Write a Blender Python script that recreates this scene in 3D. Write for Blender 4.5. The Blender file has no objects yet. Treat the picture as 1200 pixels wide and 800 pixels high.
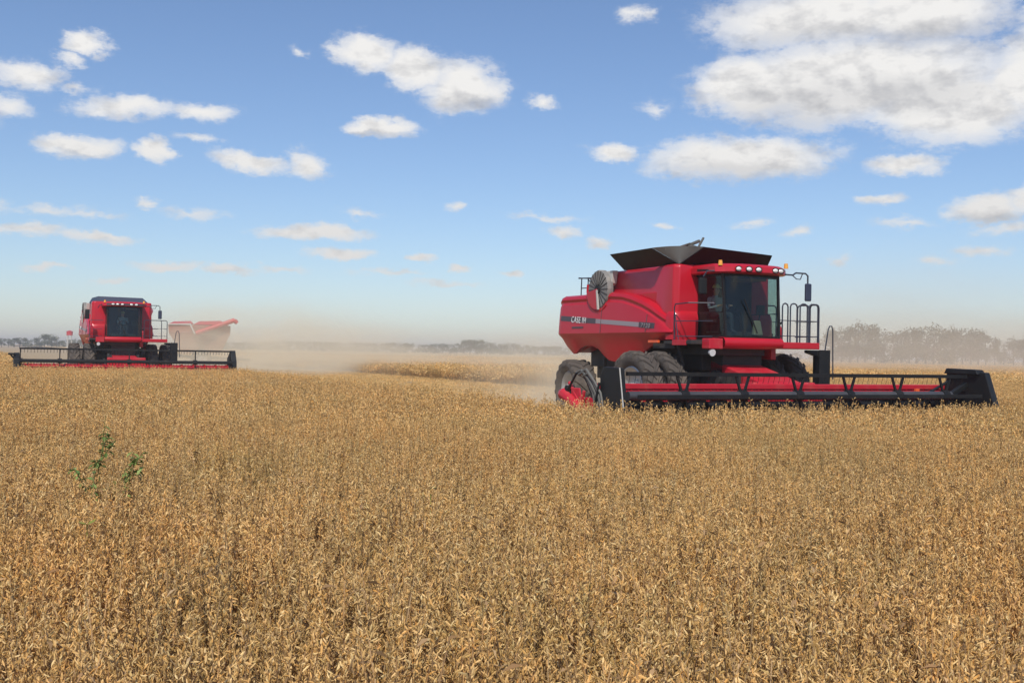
import bpy, math, random
from mathutils import Vector, Matrix, noise
R = math.radians
random.seed(7)
scene = bpy.context.scene
C = scene.collection

# ------------------------------------------------------------------ camera
H = 1.87
FPX = 1287.0
ROLL = R(1.0)
PITCH = math.atan(13 / FPX)
cam = bpy.data.cameras.new('camera')
cam.sensor_width = 36.0
cam.lens = FPX / 1200 * 36
cam.clip_start = 0.05
cam.clip_end = 20000
camo = bpy.data.objects.new('camera', cam)
C.objects.link(camo)
ax = Vector((math.cos(ROLL), -math.sin(ROLL) * math.sin(PITCH), math.sin(ROLL) * math.cos(PITCH)))
fw = Vector((0, math.cos(PITCH), math.sin(PITCH)))
ay = (-fw).cross(ax)
camo.matrix_world = Matrix(((ax.x, ay.x, -fw.x, 0), (ax.y, ay.y, -fw.y, 0), (ax.z, ay.z, -fw.z, H), (0, 0, 0, 1)))
scene.camera = camo
scene.view_settings.view_transform = 'Standard'
scene.view_settings.look = 'None'
scene.view_settings.gamma = 1
scene.view_settings.exposure = 0.0
scene.view_settings.use_curve_mapping = False
scene.render.engine = 'CYCLES'
scene.cycles.max_bounces = 8
scene.cycles.volume_bounces = 3
scene.cycles.volume_max_steps = 128
scene.cycles.transparent_max_bounces = 12
scene.cycles.use_denoising = True
scene.cycles.sample_clamp_indirect = 6

# ------------------------------------------------------------------ world
SUN_EL = R(50)
sd = Vector((-0.10, -1.0, 0)).normalized()
SUN_DIR = Vector((sd.x * math.cos(SUN_EL), sd.y * math.cos(SUN_EL), math.sin(SUN_EL)))
world = bpy.data.worlds.new('World')
scene.world = world
world.use_nodes = True
nt = world.node_tree
nt.nodes.clear()


class NG:
    """small helper to write node trees"""
    def __init__(s, nt):
        s.nt = nt

    def n(s, typ, **kw):
        nd = s.nt.nodes.new(typ)
        ins = kw.pop('ins', {})
        for k, v in kw.items():
            setattr(nd, k, v)
        for k, v in ins.items():
            if isinstance(v, bpy.types.NodeSocket):
                s.nt.links.new(v, nd.inputs[k])
            else:
                nd.inputs[k].default_value = v
        return nd

    def m(s, op, a, b=None, c=None, clamp=False):
        ins = {0: a}
        if b is not None: ins[1] = b
        if c is not None: ins[2] = c
        return s.n('ShaderNodeMath', operation=op, use_clamp=clamp, ins=ins).outputs[0]

    def v(s, op, a, b=None, out=0):
        ins = {0: a}
        if b is not None: ins[1] = b
        return s.n('ShaderNodeVectorMath', operation=op, ins=ins).outputs[out]

    def noise(s, vec, scale, detail=4, rough=.55, dist=0, out='Fac', dims='3D'):
        return s.n('ShaderNodeTexNoise', noise_dimensions=dims, ins={'Vector': vec, 'Scale': scale, 'Detail': detail, 'Roughness': rough, 'Distortion': dist}).outputs[out]

    def smooth(s, x, a, b, lo=0., hi=1.):
        return s.n('ShaderNodeMapRange', interpolation_type='SMOOTHSTEP', ins={0: x, 1: a, 2: b, 3: lo, 4: hi}).outputs[0]

    def mix(s, f, a, b, blend='MIX'):
        return s.n('ShaderNodeMix', data_type='RGBA', blend_type=blend, ins={0: f, 6: a, 7: b}).outputs[2]

    def ramp(s, f, stops, interp='LINEAR'):
        nd = s.n('ShaderNodeValToRGB', ins={0: f})
        cr = nd.color_ramp
        cr.interpolation = interp
        while len(cr.elements) < len(stops): cr.elements.new(.5)
        for e, (p, c) in zip(cr.elements, stops):
            e.position = p
            e.color = (*c, 1) if len(c) == 3 else c
        return nd.outputs[0]

    def link(s, a, b):
        s.nt.links.new(a, b)


W = NG(nt)
sky = W.n('ShaderNodeTexSky', sky_type='NISHITA', sun_disc=False)
sky.sun_elevation = SUN_EL
sky.sun_rotation = math.atan2(SUN_DIR.x, SUN_DIR.y)
sky.altitude = 50
sky.air_density = 1.0
sky.dust_density = 0.45
sky.ozone_density = 4.5
SKY_STRENGTH = 0.121
# clouds: ellipses in (azimuth, elevation), degrees; az0, el0, half width, half height, strength
CL = []


def azel(x, y):
    px = x - 600; py = 400 - y
    a = px * math.cos(ROLL) - py * math.sin(ROLL); b = px * math.sin(ROLL) + py * math.cos(ROLL)
    d = Vector((a, FPX * math.cos(PITCH) - b * math.sin(PITCH), FPX * math.sin(PITCH) + b * math.cos(PITCH))).normalized()
    return math.atan2(d.x, d.y), math.asin(d.z)


for (x, y, w, h, s) in [
    (425, 58, 50, 28, 1), (480, 78, 55, 30, 1), (540, 102, 66, 38, 1), (452, 146, 52, 15, .95), (632, 122, 24, 14, .6),
    (1010, 95, 205, 62, 1.05), (880, 100, 85, 46, 1), (1120, 125, 120, 52, 1), (960, 20, 160, 46, .92), (1080, 12, 130, 50, .92), (1200, 90, 60, 60, .9),
    (1290, 130, 90, 50, 1), (1270, 30, 90, 40, .9),
    (870, 184, 130, 34, 1), (720, 178, 42, 16, .85), (1065, 193, 48, 14, .75), (1152, 241, 60, 19, .95), (1230, 236, 60, 19, .9),
    (1030, 236, 27, 10, .6), (935, 274, 27, 9, .5), (98, 169, 54, 17, .9), (180, 179, 25, 19, .9), (101, 52, 30, 16, .8), (85, 68, 24, 10, .55),
    (32, 84, 50, 18, .75), (5, 118, 45, 18, .55), (150, 123, 70, 17, .68), (235, 131, 55, 14, .68), (290, 188, 55, 15, .75), (358, 188, 36, 21, .75),
    (372, 272, 80, 13, .85), (405, 300, 42, 10, .8), (485, 303, 26, 8, .7), (35, 268, 60, 10, .6), (110, 279, 55, 10, .68), (200, 309, 62, 9, .65),
    (265, 316, 40, 7, .6), (55, 313, 28, 7, .5), (130, 326, 28, 7, .45), (168, 236, 17, 8, .5), (536, 245, 16, 8, .5), (536, 315, 18, 7, .65),
    (602, 320, 26, 6, .6), (658, 271, 28, 11, .6), (702, 284, 24, 9, .6), (780, 262, 20, 7, .5), (1150, 289, 34, 10, .5), (750, 20, 26, 14, .5),
    (60, 245, 70, 9, .42), (420, 250, 40, 7, .42), (330, 318, 50, 6, .42), (880, 262, 30, 8, .42), (1100, 305, 40, 8, .42), (1180, 262, 50, 10, .5), (450, 322, 60, 6, .4), (640, 255, 60, 7, .4), (1060, 262, 40, 8, .4), (520, 335, 60, 6, .4), (230, 165, 30, 8, .42), (90, 100, 30, 8, .42), (350, 62, 16, 8, .4),
    (982, 307, 20, 9, .4), (770, 122, 26, 12, .4), (230, 246, 60, 8, .38), (110, 252, 40, 7, .38),
    (-120, 120, 110, 34, .9), (-90, 230, 90, 16, .7), (1360, 260, 80, 18, .7), (1420, 90, 100, 60, 1)]:
    a, e = azel(x, y)
    CL.append((a, e, w / FPX, h / FPX, s))
tc = W.n('ShaderNodeTexCoord').outputs['Generated']
sep = W.n('ShaderNodeSeparateXYZ', ins={0: tc})
dx, dy, dz = sep.outputs
az = W.m('ARCTAN2', dx, dy)
el = W.m('ARCSINE', dz)
P = W.n('ShaderNodeCombineXYZ', ins={0: az, 1: el}).outputs[0]
stretch = W.v('MULTIPLY', P, (1, 1.7, 1))
warp = W.noise(stretch, 11, 2, .5, out='Color')
warp = W.v('MULTIPLY', W.v('SUBTRACT', warp, (.5, .5, .5)), (.050, .022, 0))
warp2 = W.noise(stretch, 45, 5, .65, out='Color')
warp2 = W.v('MULTIPLY', W.v('SUBTRACT', warp2, (.5, .5, .5)), (.030, .017, 0))
PW = W.v('ADD', W.v('ADD', P, warp), warp2)
acc = None
for (a, e, w, h, s) in CL:
    d = W.v('MULTIPLY', W.v('SUBTRACT', PW, (a, e, 0)), (1 / w, 1 / h, 0))
    l = W.v('LENGTH', d, out=1)
    t = W.m('MULTIPLY_ADD', l, -s, s)
    acc = t if acc is None else W.m('MAXIMUM', acc, t)
# generic cumulus field for the rest of the sky
hi = W.v('DIVIDE', tc, W.n('ShaderNodeCombineXYZ', ins={0: W.m('MAXIMUM', dz, .05), 1: W.m('MAXIMUM', dz, .05), 2: 1.}).outputs[0])
gen = W.noise(W.v('MULTIPLY', hi, (1, 1, 0)), 1.1, 6, .6)
gmask = W.m('MAXIMUM', W.smooth(el, .36, .5), W.smooth(dy, .55, .35))
gen = W.m('MULTIPLY', W.m('MULTIPLY_ADD', gen, 5., -2.75), gmask)
gen = W.m('SUBTRACT', gen, W.m('MULTIPLY', W.m('SUBTRACT', 1., gmask), 5.))
acc = W.m('MAXIMUM', acc, gen)
fbm = W.noise(stretch, 34, 7, .62)
fbm2 = W.noise(W.v('ADD', stretch, (.004, .012, 0)), 34, 7, .62)
fine = W.m('MULTIPLY_ADD', W.noise(stretch, 60, 7, .68), 1.5, -.66)
dens = W.m('ADD', W.m('MULTIPLY', acc, W.smooth(acc, .0, .5, 1., 1.9)), fine)
dens = W.m('MULTIPLY', dens, W.smooth(acc, -.14, .16))
alpha = W.smooth(dens, .0, .60)
alpha = W.m('MULTIPLY', alpha, W.smooth(acc, .0, .62, .30, 1.))
rl1 = W.noise(stretch, 17, 4, .55)
rl2 = W.noise(W.v('ADD', stretch, (.003, .020, 0)), 17, 4, .55)
relief = W.m('MULTIPLY_ADD', W.m('SUBTRACT', rl1, rl2), 1.0, .90, clamp=True)
relief = W.m('MULTIPLY_ADD', W.m('SUBTRACT', fbm, fbm2), 1.0, relief, clamp=True)
# thicker parts of the cloud have greyer bases
az5, el5 = azel(985, 128)
bd = None
for (x, y, w, h) in [(930, 122, 120, 34), (1060, 110, 120, 30), (1100, 40, 120, 20), (870, 199, 120, 13), (545, 122, 50, 13), (960, 40, 110, 14), (1150, 252, 50, 7), (95, 182, 45, 6), (870, 210, 130, 16), (452, 155, 40, 5)]:
    a, e = azel(x, y)
    d = W.v('LENGTH', W.v('MULTIPLY', W.v('SUBTRACT', PW, (a, e, 0)), (FPX / w, FPX / h, 0)), out=1)
    t = W.smooth(d, 1.4, .1)
    bd = t if bd is None else W.m('MAXIMUM', bd, t)
shade = W.m('SUBTRACT', relief, W.m('MULTIPLY', bd, W.m('MULTIPLY_ADD', rl2, .15, .32)), clamp=True)
ccol = W.ramp(shade, [(0, (.44, .45, .48)), (.5, (.66, .66, .67)), (.9, (.90, .89, .875))])
haz = W.smooth(el, .24, .02)
ccol = W.mix(W.m('MULTIPLY', haz, .45), ccol, (.55, .55, .55, 1))
skyc = W.v('SCALE', sky.outputs[0])
skyc.node.inputs['Scale'].default_value = SKY_STRENGTH
skyc = W.mix(1., skyc, (.97, .97, 1.03, 1), 'MULTIPLY')
tot = W.mix(alpha, skyc, ccol)
bg = W.n('ShaderNodeBackground', ins={0: tot, 1: 1.0})
wo = W.n('ShaderNodeOutputWorld')
W.link(bg.outputs[0], wo.inputs[0])

sun = bpy.data.lights.new('sun', 'SUN')
sun.energy = 3.6
sun.angle = R(.53)
sun.color = (1, .95, .87)
so = bpy.data.objects.new('sun', sun)
so.rotation_euler = SUN_DIR.to_track_quat('Z', 'Y').to_euler()
so.location = (0, 0, 60)
C.objects.link(so)

# ------------------------------------------------------------------ materials
def mat(name, col, rough=.5, metal=0., coat=0., noise_amt=0., noise_scale=3., dirt=None, bump=0., bump_scale=40., spec=.5):
    m = bpy.data.materials.new(name)
    m.use_nodes = True
    g = NG(m.node_tree)
    b = m.node_tree.nodes['Principled BSDF']
    tc = g.n('ShaderNodeTexCoord').outputs['Object']
    c = (*col, 1)
    if noise_amt or dirt:
        nz = g.noise(tc, noise_scale, 5, .65)
        if dirt:
            f = g.smooth(nz, .42, .75)
            f = g.m('MULTIPLY', f, noise_amt)
            cc = g.mix(f, c, (*dirt, 1))
        else:
            f = g.m('MULTIPLY_ADD', nz, 2 * noise_amt, 1 - noise_amt)
            cc = g.v('MULTIPLY', c[:3], g.n('ShaderNodeCombineXYZ', ins={0: f, 1: f, 2: f}).outputs[0])
        g.link(cc, b.inputs['Base Color'])
        rr = g.m('MULTIPLY_ADD', nz, .3, rough - .15)
        g.link(rr, b.inputs['Roughness'])
    else:
        b.inputs['Base Color'].default_value = c
        b.inputs['Roughness'].default_value = rough
    b.inputs['Metallic'].default_value = metal
    b.inputs['Coat Weight'].default_value = coat
    b.inputs['Coat Roughness'].default_value = .12
    b.inputs['Specular IOR Level'].default_value = spec
    if bump:
        bn = g.n('ShaderNodeBump', ins={'Strength': bump, 'Distance': .02, 'Height': g.noise(tc, bump_scale, 4)})
        g.link(bn.outputs[0], b.inputs['Normal'])
    return m


DUST = (.42, .30, .19)
M = {}
M['red'] = mat('red_paint', (.50, .008, .022), .38, coat=.25, noise_amt=.05, noise_scale=1.3, dirt=(.40, .12, .09), spec=.35)
M['red2'] = mat('red_paint_dusty', (.52, .012, .03), .45, coat=.1, noise_amt=.25, noise_scale=2.5, dirt=(.42, .2, .14), spec=.35)
M['black'] = mat('black_steel', (.010, .010, .011), .5, noise_amt=.25, noise_scale=2.5, dirt=(.06, .05, .04), spec=.3)
M['plastic'] = mat('black_plastic', (.010, .011, .012), .5, noise_amt=.15, dirt=(.06, .05, .045), spec=.3)
M['frame'] = mat('undercarriage_dark', (.03, .028, .027), .7, noise_amt=.4, noise_scale=2, dirt=(.10, .08, .06))
M['rubber'] = mat('dusty_rubber', (.075, .062, .052), .9, noise_amt=.85, noise_scale=2.2, dirt=(.19, .15, .115), bump=.3, bump_scale=30)
M['rim'] = mat('silver_rim', (.5, .5, .5), .4, metal=.5, noise_amt=.4, dirt=(.3, .24, .18))
M['steel'] = mat('brushed_steel', (.20, .20, .20), .22, metal=.6, noise_amt=.1, noise_scale=6)
M['sheet'] = mat('dark_tank_sheet', (.006, .004, .005), .45, noise_amt=.15, dirt=(.03, .006, .008), spec=.22)
M['screen'] = mat('grey_mesh_screen', (.20, .19, .175), .7, noise_amt=.6, noise_scale=5, dirt=(.44, .40, .34))
M['pale'] = mat('pale_grey_paint', (.55, .53, .48), .5, noise_amt=.2, dirt=(.4, .33, .25))
M['decal_dark'] = mat('decal_dark', (.07, .05, .055), .4)
M['decal_grey'] = mat('decal_grey', (.30, .25, .26), .4)
M['white'] = mat('white_letter', (.75, .73, .72), .45)
M['navy'] = mat('navy_tarp', (.03, .04, .075), .6, noise_amt=.2)
M['lens'] = mat('lamp_lens', (.8, .8, .76), .15, coat=.5)
M['amber'] = mat('amber_lens', (.85, .38, .04), .25, coat=.5)
M['orange'] = mat('orange_lens', (.85, .12, .03), .3, coat=.3)
M['tube'] = mat('reel_tube_grey', (.055, .055, .062), .45, noise_amt=.3, noise_scale=1.5, dirt=(.12, .10, .085))
M['rail'] = mat('dark_rail', (.035, .04, .06), .4, noise_amt=.2)
M['inside'] = mat('cab_interior', (.012, .012, .013), .9)
M['cabin_grey'] = mat('cab_trim_grey', (.04, .04, .04), .8)
M['beige'] = mat('beige_trim', (.30, .26, .18), .6)
M['skin'] = mat('skin', (.45, .27, .19), .6)
M['shirt'] = mat('blue_grey_shirt', (.30, .36, .42), .9)
M['trousers'] = mat('dark_trousers', (.03, .035, .05), .9)
M['cap'] = mat('straw_yellow_cap', (.55, .50, .22), .9)
M['hose'] = mat('hose_rubber', (.12, .115, .10), .5)


def glass_mat():
    m = bpy.data.materials.new('cab_glass')
    m.use_nodes = True
    g = NG(m.node_tree)
    m.node_tree.nodes.clear()
    t = g.n('ShaderNodeBsdfTransparent', ins={0: (.50, .60, .55, 1)})
    gl = g.n('ShaderNodeBsdfGlossy', ins={0: (.9, .95, .95, 1), 'Roughness': .03})
    geo = g.n('ShaderNodeNewGeometry')
    cs = g.m('ABSOLUTE', g.v('DOT_PRODUCT', geo.outputs['Incoming'], geo.outputs['Normal'], out=1))
    fr = g.m('MULTIPLY_ADD', g.m('POWER', g.m('SUBTRACT', 1., cs), 5.), .55, .04)
    mx = g.n('ShaderNodeMixShader', ins={0: fr, 1: t.outputs[0], 2: gl.outputs[0]})
    o = g.n('ShaderNodeOutputMaterial', ins={0: mx.outputs[0]})
    return m


M['glass'] = glass_mat()

# ------------------------------------------------------------------ mesh builder
class MB:
    def __init__(s):
        s.v = []; s.f = []

    def add(s, vs, fs):
        k = len(s.v)
        s.v += [tuple(x) for x in vs]
        s.f += [tuple(i + k for i in f) for f in fs]
        return s

    def box(s, x0, x1, y0, y1, z0, z1):
        return s.hexa([(x0, y0, z0), (x1, y0, z0), (x1, y1, z0), (x0, y1, z0)], [(x0, y0, z1), (x1, y0, z1), (x1, y1, z1), (x0, y1, z1)])

    def hexa(s, lo, hi):
        return s.add(list(lo) + list(hi), [(3, 2, 1, 0), (4, 5, 6, 7), (0, 1, 5, 4), (1, 2, 6, 5), (2, 3, 7, 6), (3, 0, 4, 7)])

    def obox(s, c, ax, ay, az):
        """box from centre and three half-axis vectors"""
        c = Vector(c); ax = Vector(ax); ay = Vector(ay); az = Vector(az)
        lo = [c - ax - ay - az, c + ax - ay - az, c + ax + ay - az, c - ax + ay - az]
        return s.hexa(lo, [p + 2 * az for p in lo])

    def bar(s, p, q, w, h, up=(0, 0, 1)):
        p = Vector(p); q = Vector(q); d = (q - p)
        a = d.normalized(); up = Vector(up)
        if abs(a.dot(up)) > .95: up = Vector((1, 0, 0))
        b = a.cross(up).normalized(); c = b.cross(a)
        return s.obox((p + q) / 2, d / 2, b * w / 2, c * h / 2)

    def cone(s, p, q, r0, r1, n=12, cap=True):
        p = Vector(p); q = Vector(q); a = (q - p).normalized()
        up = Vector((0, 0, 1)) if abs(a.z) < .9 else Vector((1, 0, 0))
        b = a.cross(up).normalized(); c = b.cross(a)
        vs = []
        for (o, r) in ((p, r0), (q, r1)):
            for i in range(n):
                t = 2 * math.pi * i / n
                vs.append(o + b * math.cos(t) * r + c * math.sin(t) * r)
        fs = [(i, (i + 1) % n, n + (i + 1) % n, n + i) for i in range(n)]
        if cap: fs += [tuple(range(n))[::-1], tuple(range(n, 2 * n))]
        return s.add(vs, fs)

    def tube(s, pts, r, n=8, closed=False):
        pts = [Vector(p) for p in pts]
        rs = r if isinstance(r, (list, tuple)) else [r] * len(pts)
        vs = []; prev = None
        N = len(pts)
        for i, p in enumerate(pts):
            if closed: a = (pts[(i + 1) % N] - pts[i - 1]).normalized()
            else: a = (pts[min(i + 1, N - 1)] - pts[max(i - 1, 0)]).normalized()
            if prev is None:
                up = Vector((0, 0, 1)) if abs(a.z) < .9 else Vector((1, 0, 0))
                b = a.cross(up).normalized()
            else:
                b = (prev - a * prev.dot(a)).normalized()
            prev = b; c = a.cross(b)
            for k in range(n):
                t = 2 * math.pi * k / n
                vs.append(p + (b * math.cos(t) + c * math.sin(t)) * rs[i])
        fs = []
        for i in range(N if closed else N - 1):
            j = (i + 1) % N
            for k in range(n):
                fs.append((i * n + k, i * n + (k + 1) % n, j * n + (k + 1) % n, j * n + k))
        if not closed: fs += [tuple(range(n))[::-1], tuple(range((N - 1) * n, N * n))]
        return s.add(vs, fs)

    def grid(s, rows, flip=False):
        m = len(rows[0]); vs = [p for r in rows for p in r]
        fs = []
        for i in range(len(rows) - 1):
            for j in range(m - 1):
                f = (i * m + j, i * m + j + 1, (i + 1) * m + j + 1, (i + 1) * m + j)
                fs.append(f[::-1] if flip else f)
        return s.add(vs, fs)

    def lathe(s, prof, centre, axis='y', n=32, a0=0, a1=2 * math.pi, close=True):
        """prof: list of (axial, radius)"""
        cx, cy, cz = centre; vs = []
        full = abs(a1 - a0 - 2 * math.pi) < 1e-6
        cnt = n if full else n + 1
        for i in range(cnt):
            t = a0 + (a1 - a0) * i / n
            for (y, r) in prof:
                vs.append((cx + r * math.cos(t), cy + y, cz + r * math.sin(t)))
        m = len(prof); fs = []
        for i in range(n):
            j = (i + 1) % cnt
            for k in range(m - 1):
                fs.append((i * m + k, i * m + k + 1, j * m + k + 1, j * m + k))
        return s.add(vs, fs)

    def prism(s, pts, plane, t0, t1):
        """extrude a 2D outline; plane 'xz' extrudes along y, 'yz' along x, 'xy' along z"""
        def P3(p, t):
            return {'xz': (p[0], t, p[1]), 'yz': (t, p[0], p[1]), 'xy': (p[0], p[1], t)}[plane]
        n = len(pts)
        vs = [P3(p, t0) for p in pts] + [P3(p, t1) for p in pts]
        fs = [tuple(range(n))[::-1], tuple(range(n, 2 * n))] + [(i, (i + 1) % n, n + (i + 1) % n, n + i) for i in range(n)]
        return s.add(vs, fs)

    def build(s, name, m, parent=None, smooth=False, bevel=0, weld=False, angle=40):
        me = bpy.data.meshes.new(name)
        me.from_pydata(s.v, [], s.f)
        me.materials.append(m)
        me.update()
        import bmesh
        bm = bmesh.new(); bm.from_mesh(me)
        if weld: bmesh.ops.remove_doubles(bm, verts=bm.verts, dist=1e-4)
        bmesh.ops.recalc_face_normals(bm, faces=bm.faces)
        if smooth:
            for f in bm.faces: f.smooth = True
            for e in bm.edges:
                if len(e.link_faces) == 2 and e.calc_face_angle(0) > R(angle): e.smooth = False
        bm.to_mesh(me); bm.free()
        o = bpy.data.objects.new(name, me)
        C.objects.link(o)
        if parent: o.parent = parent
        if bevel:
            b = o.modifiers.new('bevel', 'BEVEL'); b.width = bevel; b.segments = 2; b.limit_method = 'ANGLE'
        return o


def empty(name, loc=(0, 0, 0), rz=0, parent=None):
    o = bpy.data.objects.new(name, None)
    C.objects.link(o)
    o.location = loc; o.rotation_euler = (0, 0, rz)
    o.empty_display_size = .3
    if parent: o.parent = parent
    return o


def tag(o, label, cat, group=None):
    o['label'] = label; o['category'] = cat
    if group: o['group'] = group
    return o


def kind(o, k, label=None):
    o['kind'] = k
    if label: o['label'] = label
    return o


def copy_tree(o, parent=None):
    c = o.copy(); C.objects.link(c); c.parent = parent
    for ch in [x for x in KIDS.get(o.name, [])]:
        copy_tree(ch, c)
    return c


KIDS = {}

# ------------------------------------------------------------------ field frame: p = lateral (to the machines' left), s = forward
UX, UY = .437, -.9
VX, VY = .9, .437
MYAW = math.atan2(UY, UX)
O1 = (7.1, 25.75)
O2 = (-19.6, 56.3)


def ps(x, y): return x * VX + y * VY, x * UX + y * UY
def xy(p, s): return p * VX + s * UX, p * VY + s * UY


S1 = ps(*O1)[1]; S2 = ps(*O2)[1]
P1 = ps(*O1)[0]; P2 = ps(*O2)[0]


PR_EDGE = 27.5


def standing(x, y):
    p, s = ps(x, y)
    if P1 - 5.25 < p < 27.5 and s < S1 + .25: return False
    if P2 - 5.25 < p <= P1 - 5.25 and s < S2 + .3: return False
    return True


# ground --------------------------------------------------------------
def ground_mat():
    m = bpy.data.materials.new('straw_littered_soil')
    m.use_nodes = True
    g = NG(m.node_tree); b = m.node_tree.nodes['Principled BSDF']
    tc = g.n('ShaderNodeTexCoord').outputs['Object']
    a = g.noise(tc, .35, 6, .6); c = g.noise(tc, 9, 6, .75)
    col = g.mix(a, (.44, .32, .17, 1), (.54, .41, .24, 1))
    col = g.mix(g.smooth(c, .35, .65), (.28, .19, .10, 1), col)
    g.link(col, b.inputs['Base Color'])
    b.inputs['Roughness'].default_value = .95
    bn = g.n('ShaderNodeBump', ins={'Strength': .8, 'Distance': .05, 'Height': c})
    g.link(bn.outputs[0], b.inputs['Normal'])
    return m


g = MB().add([(-3400, -300, 0), (3400, -300, 0), (3400, 3400, 0), (-3400, 3400, 0)], [(0, 1, 2, 3)]).build('ground', ground_mat())
kind(g, 'structure')


def crop_mat(name, stops, island=True, rough=.55, transl=0.0, far=False):
    m = bpy.data.materials.new(name)
    m.use_nodes = True
    g = NG(m.node_tree); b = m.node_tree.nodes['Principled BSDF']
    geo = g.n('ShaderNodeNewGeometry')
    oi = g.n('ShaderNodeObjectInfo')
    f = geo.outputs['Random Per Island']
    f = g.m('FRACT', g.m('MULTIPLY_ADD', oi.outputs['Random'], 7.31, f))
    col = g.ramp(f, stops)
    big = g.noise(geo.outputs['Position'], .45, 5, .7)
    tint = g.ramp(big, [(.3, (.80, .82, .72)), (.48, (1, 1, 1)), (.62, (1.06, 1.0, .92)), (.75, (1.0, .88, .78))])
    col = g.mix(1., col, tint, 'MULTIPLY')
    pl = g.ramp(oi.outputs['Random'], [(0, (.70, .70, .70)), (.5, (1, 1, 1)), (1, (1.1, 1.02, .92))])
    col = g.mix(1., col, pl, 'MULTIPLY')
    g.link(col, b.inputs['Base Color'])
    b.inputs['Roughness'].default_value = rough
    b.inputs['Specular IOR Level'].default_value = .22
    return m


PODS = [(0, (.36, .22, .075)), (.15, (.54, .33, .11)), (.4, (.66, .425, .17)), (.6, (.75, .515, .23)), (.78, (.68, .37, .105)), (.9, (.86, .64, .31)), (1, (.52, .35, .125))]
LEAFS = [(0, (.22, .14, .07)), (.4, (.36, .22, .11)), (.7, (.44, .28, .14)), (1, (.54, .37, .20))]
M['pod'] = crop_mat('dry_pod', PODS, rough=.5)
M['stem'] = crop_mat('dry_stem', LEAFS, rough=.8)
M['leafg'] = crop_mat('weed_leaf', [(0, (.09, .15, .035)), (.5, (.16, .24, .06)), (1, (.28, .35, .11))], rough=.55)
M['fleck'] = crop_mat('yellowing_leaf', [(0, (.16, .24, .04)), (1, (.34, .34, .07))], rough=.6)

proto_col = {}
for k in ('plants_near', 'plants_mid', 'plants_far', 'stubble'):
    proto_col[k] = bpy.data.collections.new(k)


def two_mat_mesh(name, parts, col):
    """parts: list of (MB, material); one mesh"""
    me = bpy.data.meshes.new(name)
    V = []; F = []; MI = []
    for i, (mb, m) in enumerate(parts):
        k = len(V); V += mb.v; F += [tuple(a + k for a in f) for f in mb.f]; MI += [i] * len(mb.f)
        me.materials.append(m)
    me.from_pydata(V, [], F)
    me.polygons.foreach_set('material_index', MI)
    me.update()
    o = bpy.data.objects.new(name, me)
    col.objects.link(o)
    return o


def pod(mb, p, d, L, w, rnd, lod):
    d = d.normalized()
    up = Vector((0, 0, 1)) if abs(d.z) < .9 else Vector((1, 0, 0))
    b = d.cross(up).normalized(); c = d.cross(b)
    t = rnd.uniform(0, 6.28)
    b, c = b * math.cos(t) + c * math.sin(t), c * math.cos(t) - b * math.sin(t)
    bend = rnd.uniform(-.22, .22) * L
    q = p + d * L
    m1 = p + d * L * .3 + c * bend * .8; m2 = p + d * L * .72 + c * bend
    if lod == 0:
        vs = [p, m1 + b * w, m1 + c * w * .6, m1 - b * w, m1 - c * w * .6, m2 + b * w * .9, m2 + c * w * .5, m2 - b * w * .9, m2 - c * w * .5, q]
        fs = [(0, 1, 2), (0, 2, 3), (0, 3, 4), (0, 4, 1), (1, 5, 6, 2), (2, 6, 7, 3), (3, 7, 8, 4), (4, 8, 5, 1), (9, 6, 5), (9, 7, 6), (9, 8, 7), (9, 5, 8)]
    else:
        mm = (m1 + m2) / 2
        vs = [p, mm + b * w, q, mm - b * w, mm + c * w * .8]
        fs = [(0, 1, 4), (1, 2, 4), (2, 3, 4), (3, 0, 4)]
    mb.add(vs, fs)


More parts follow.
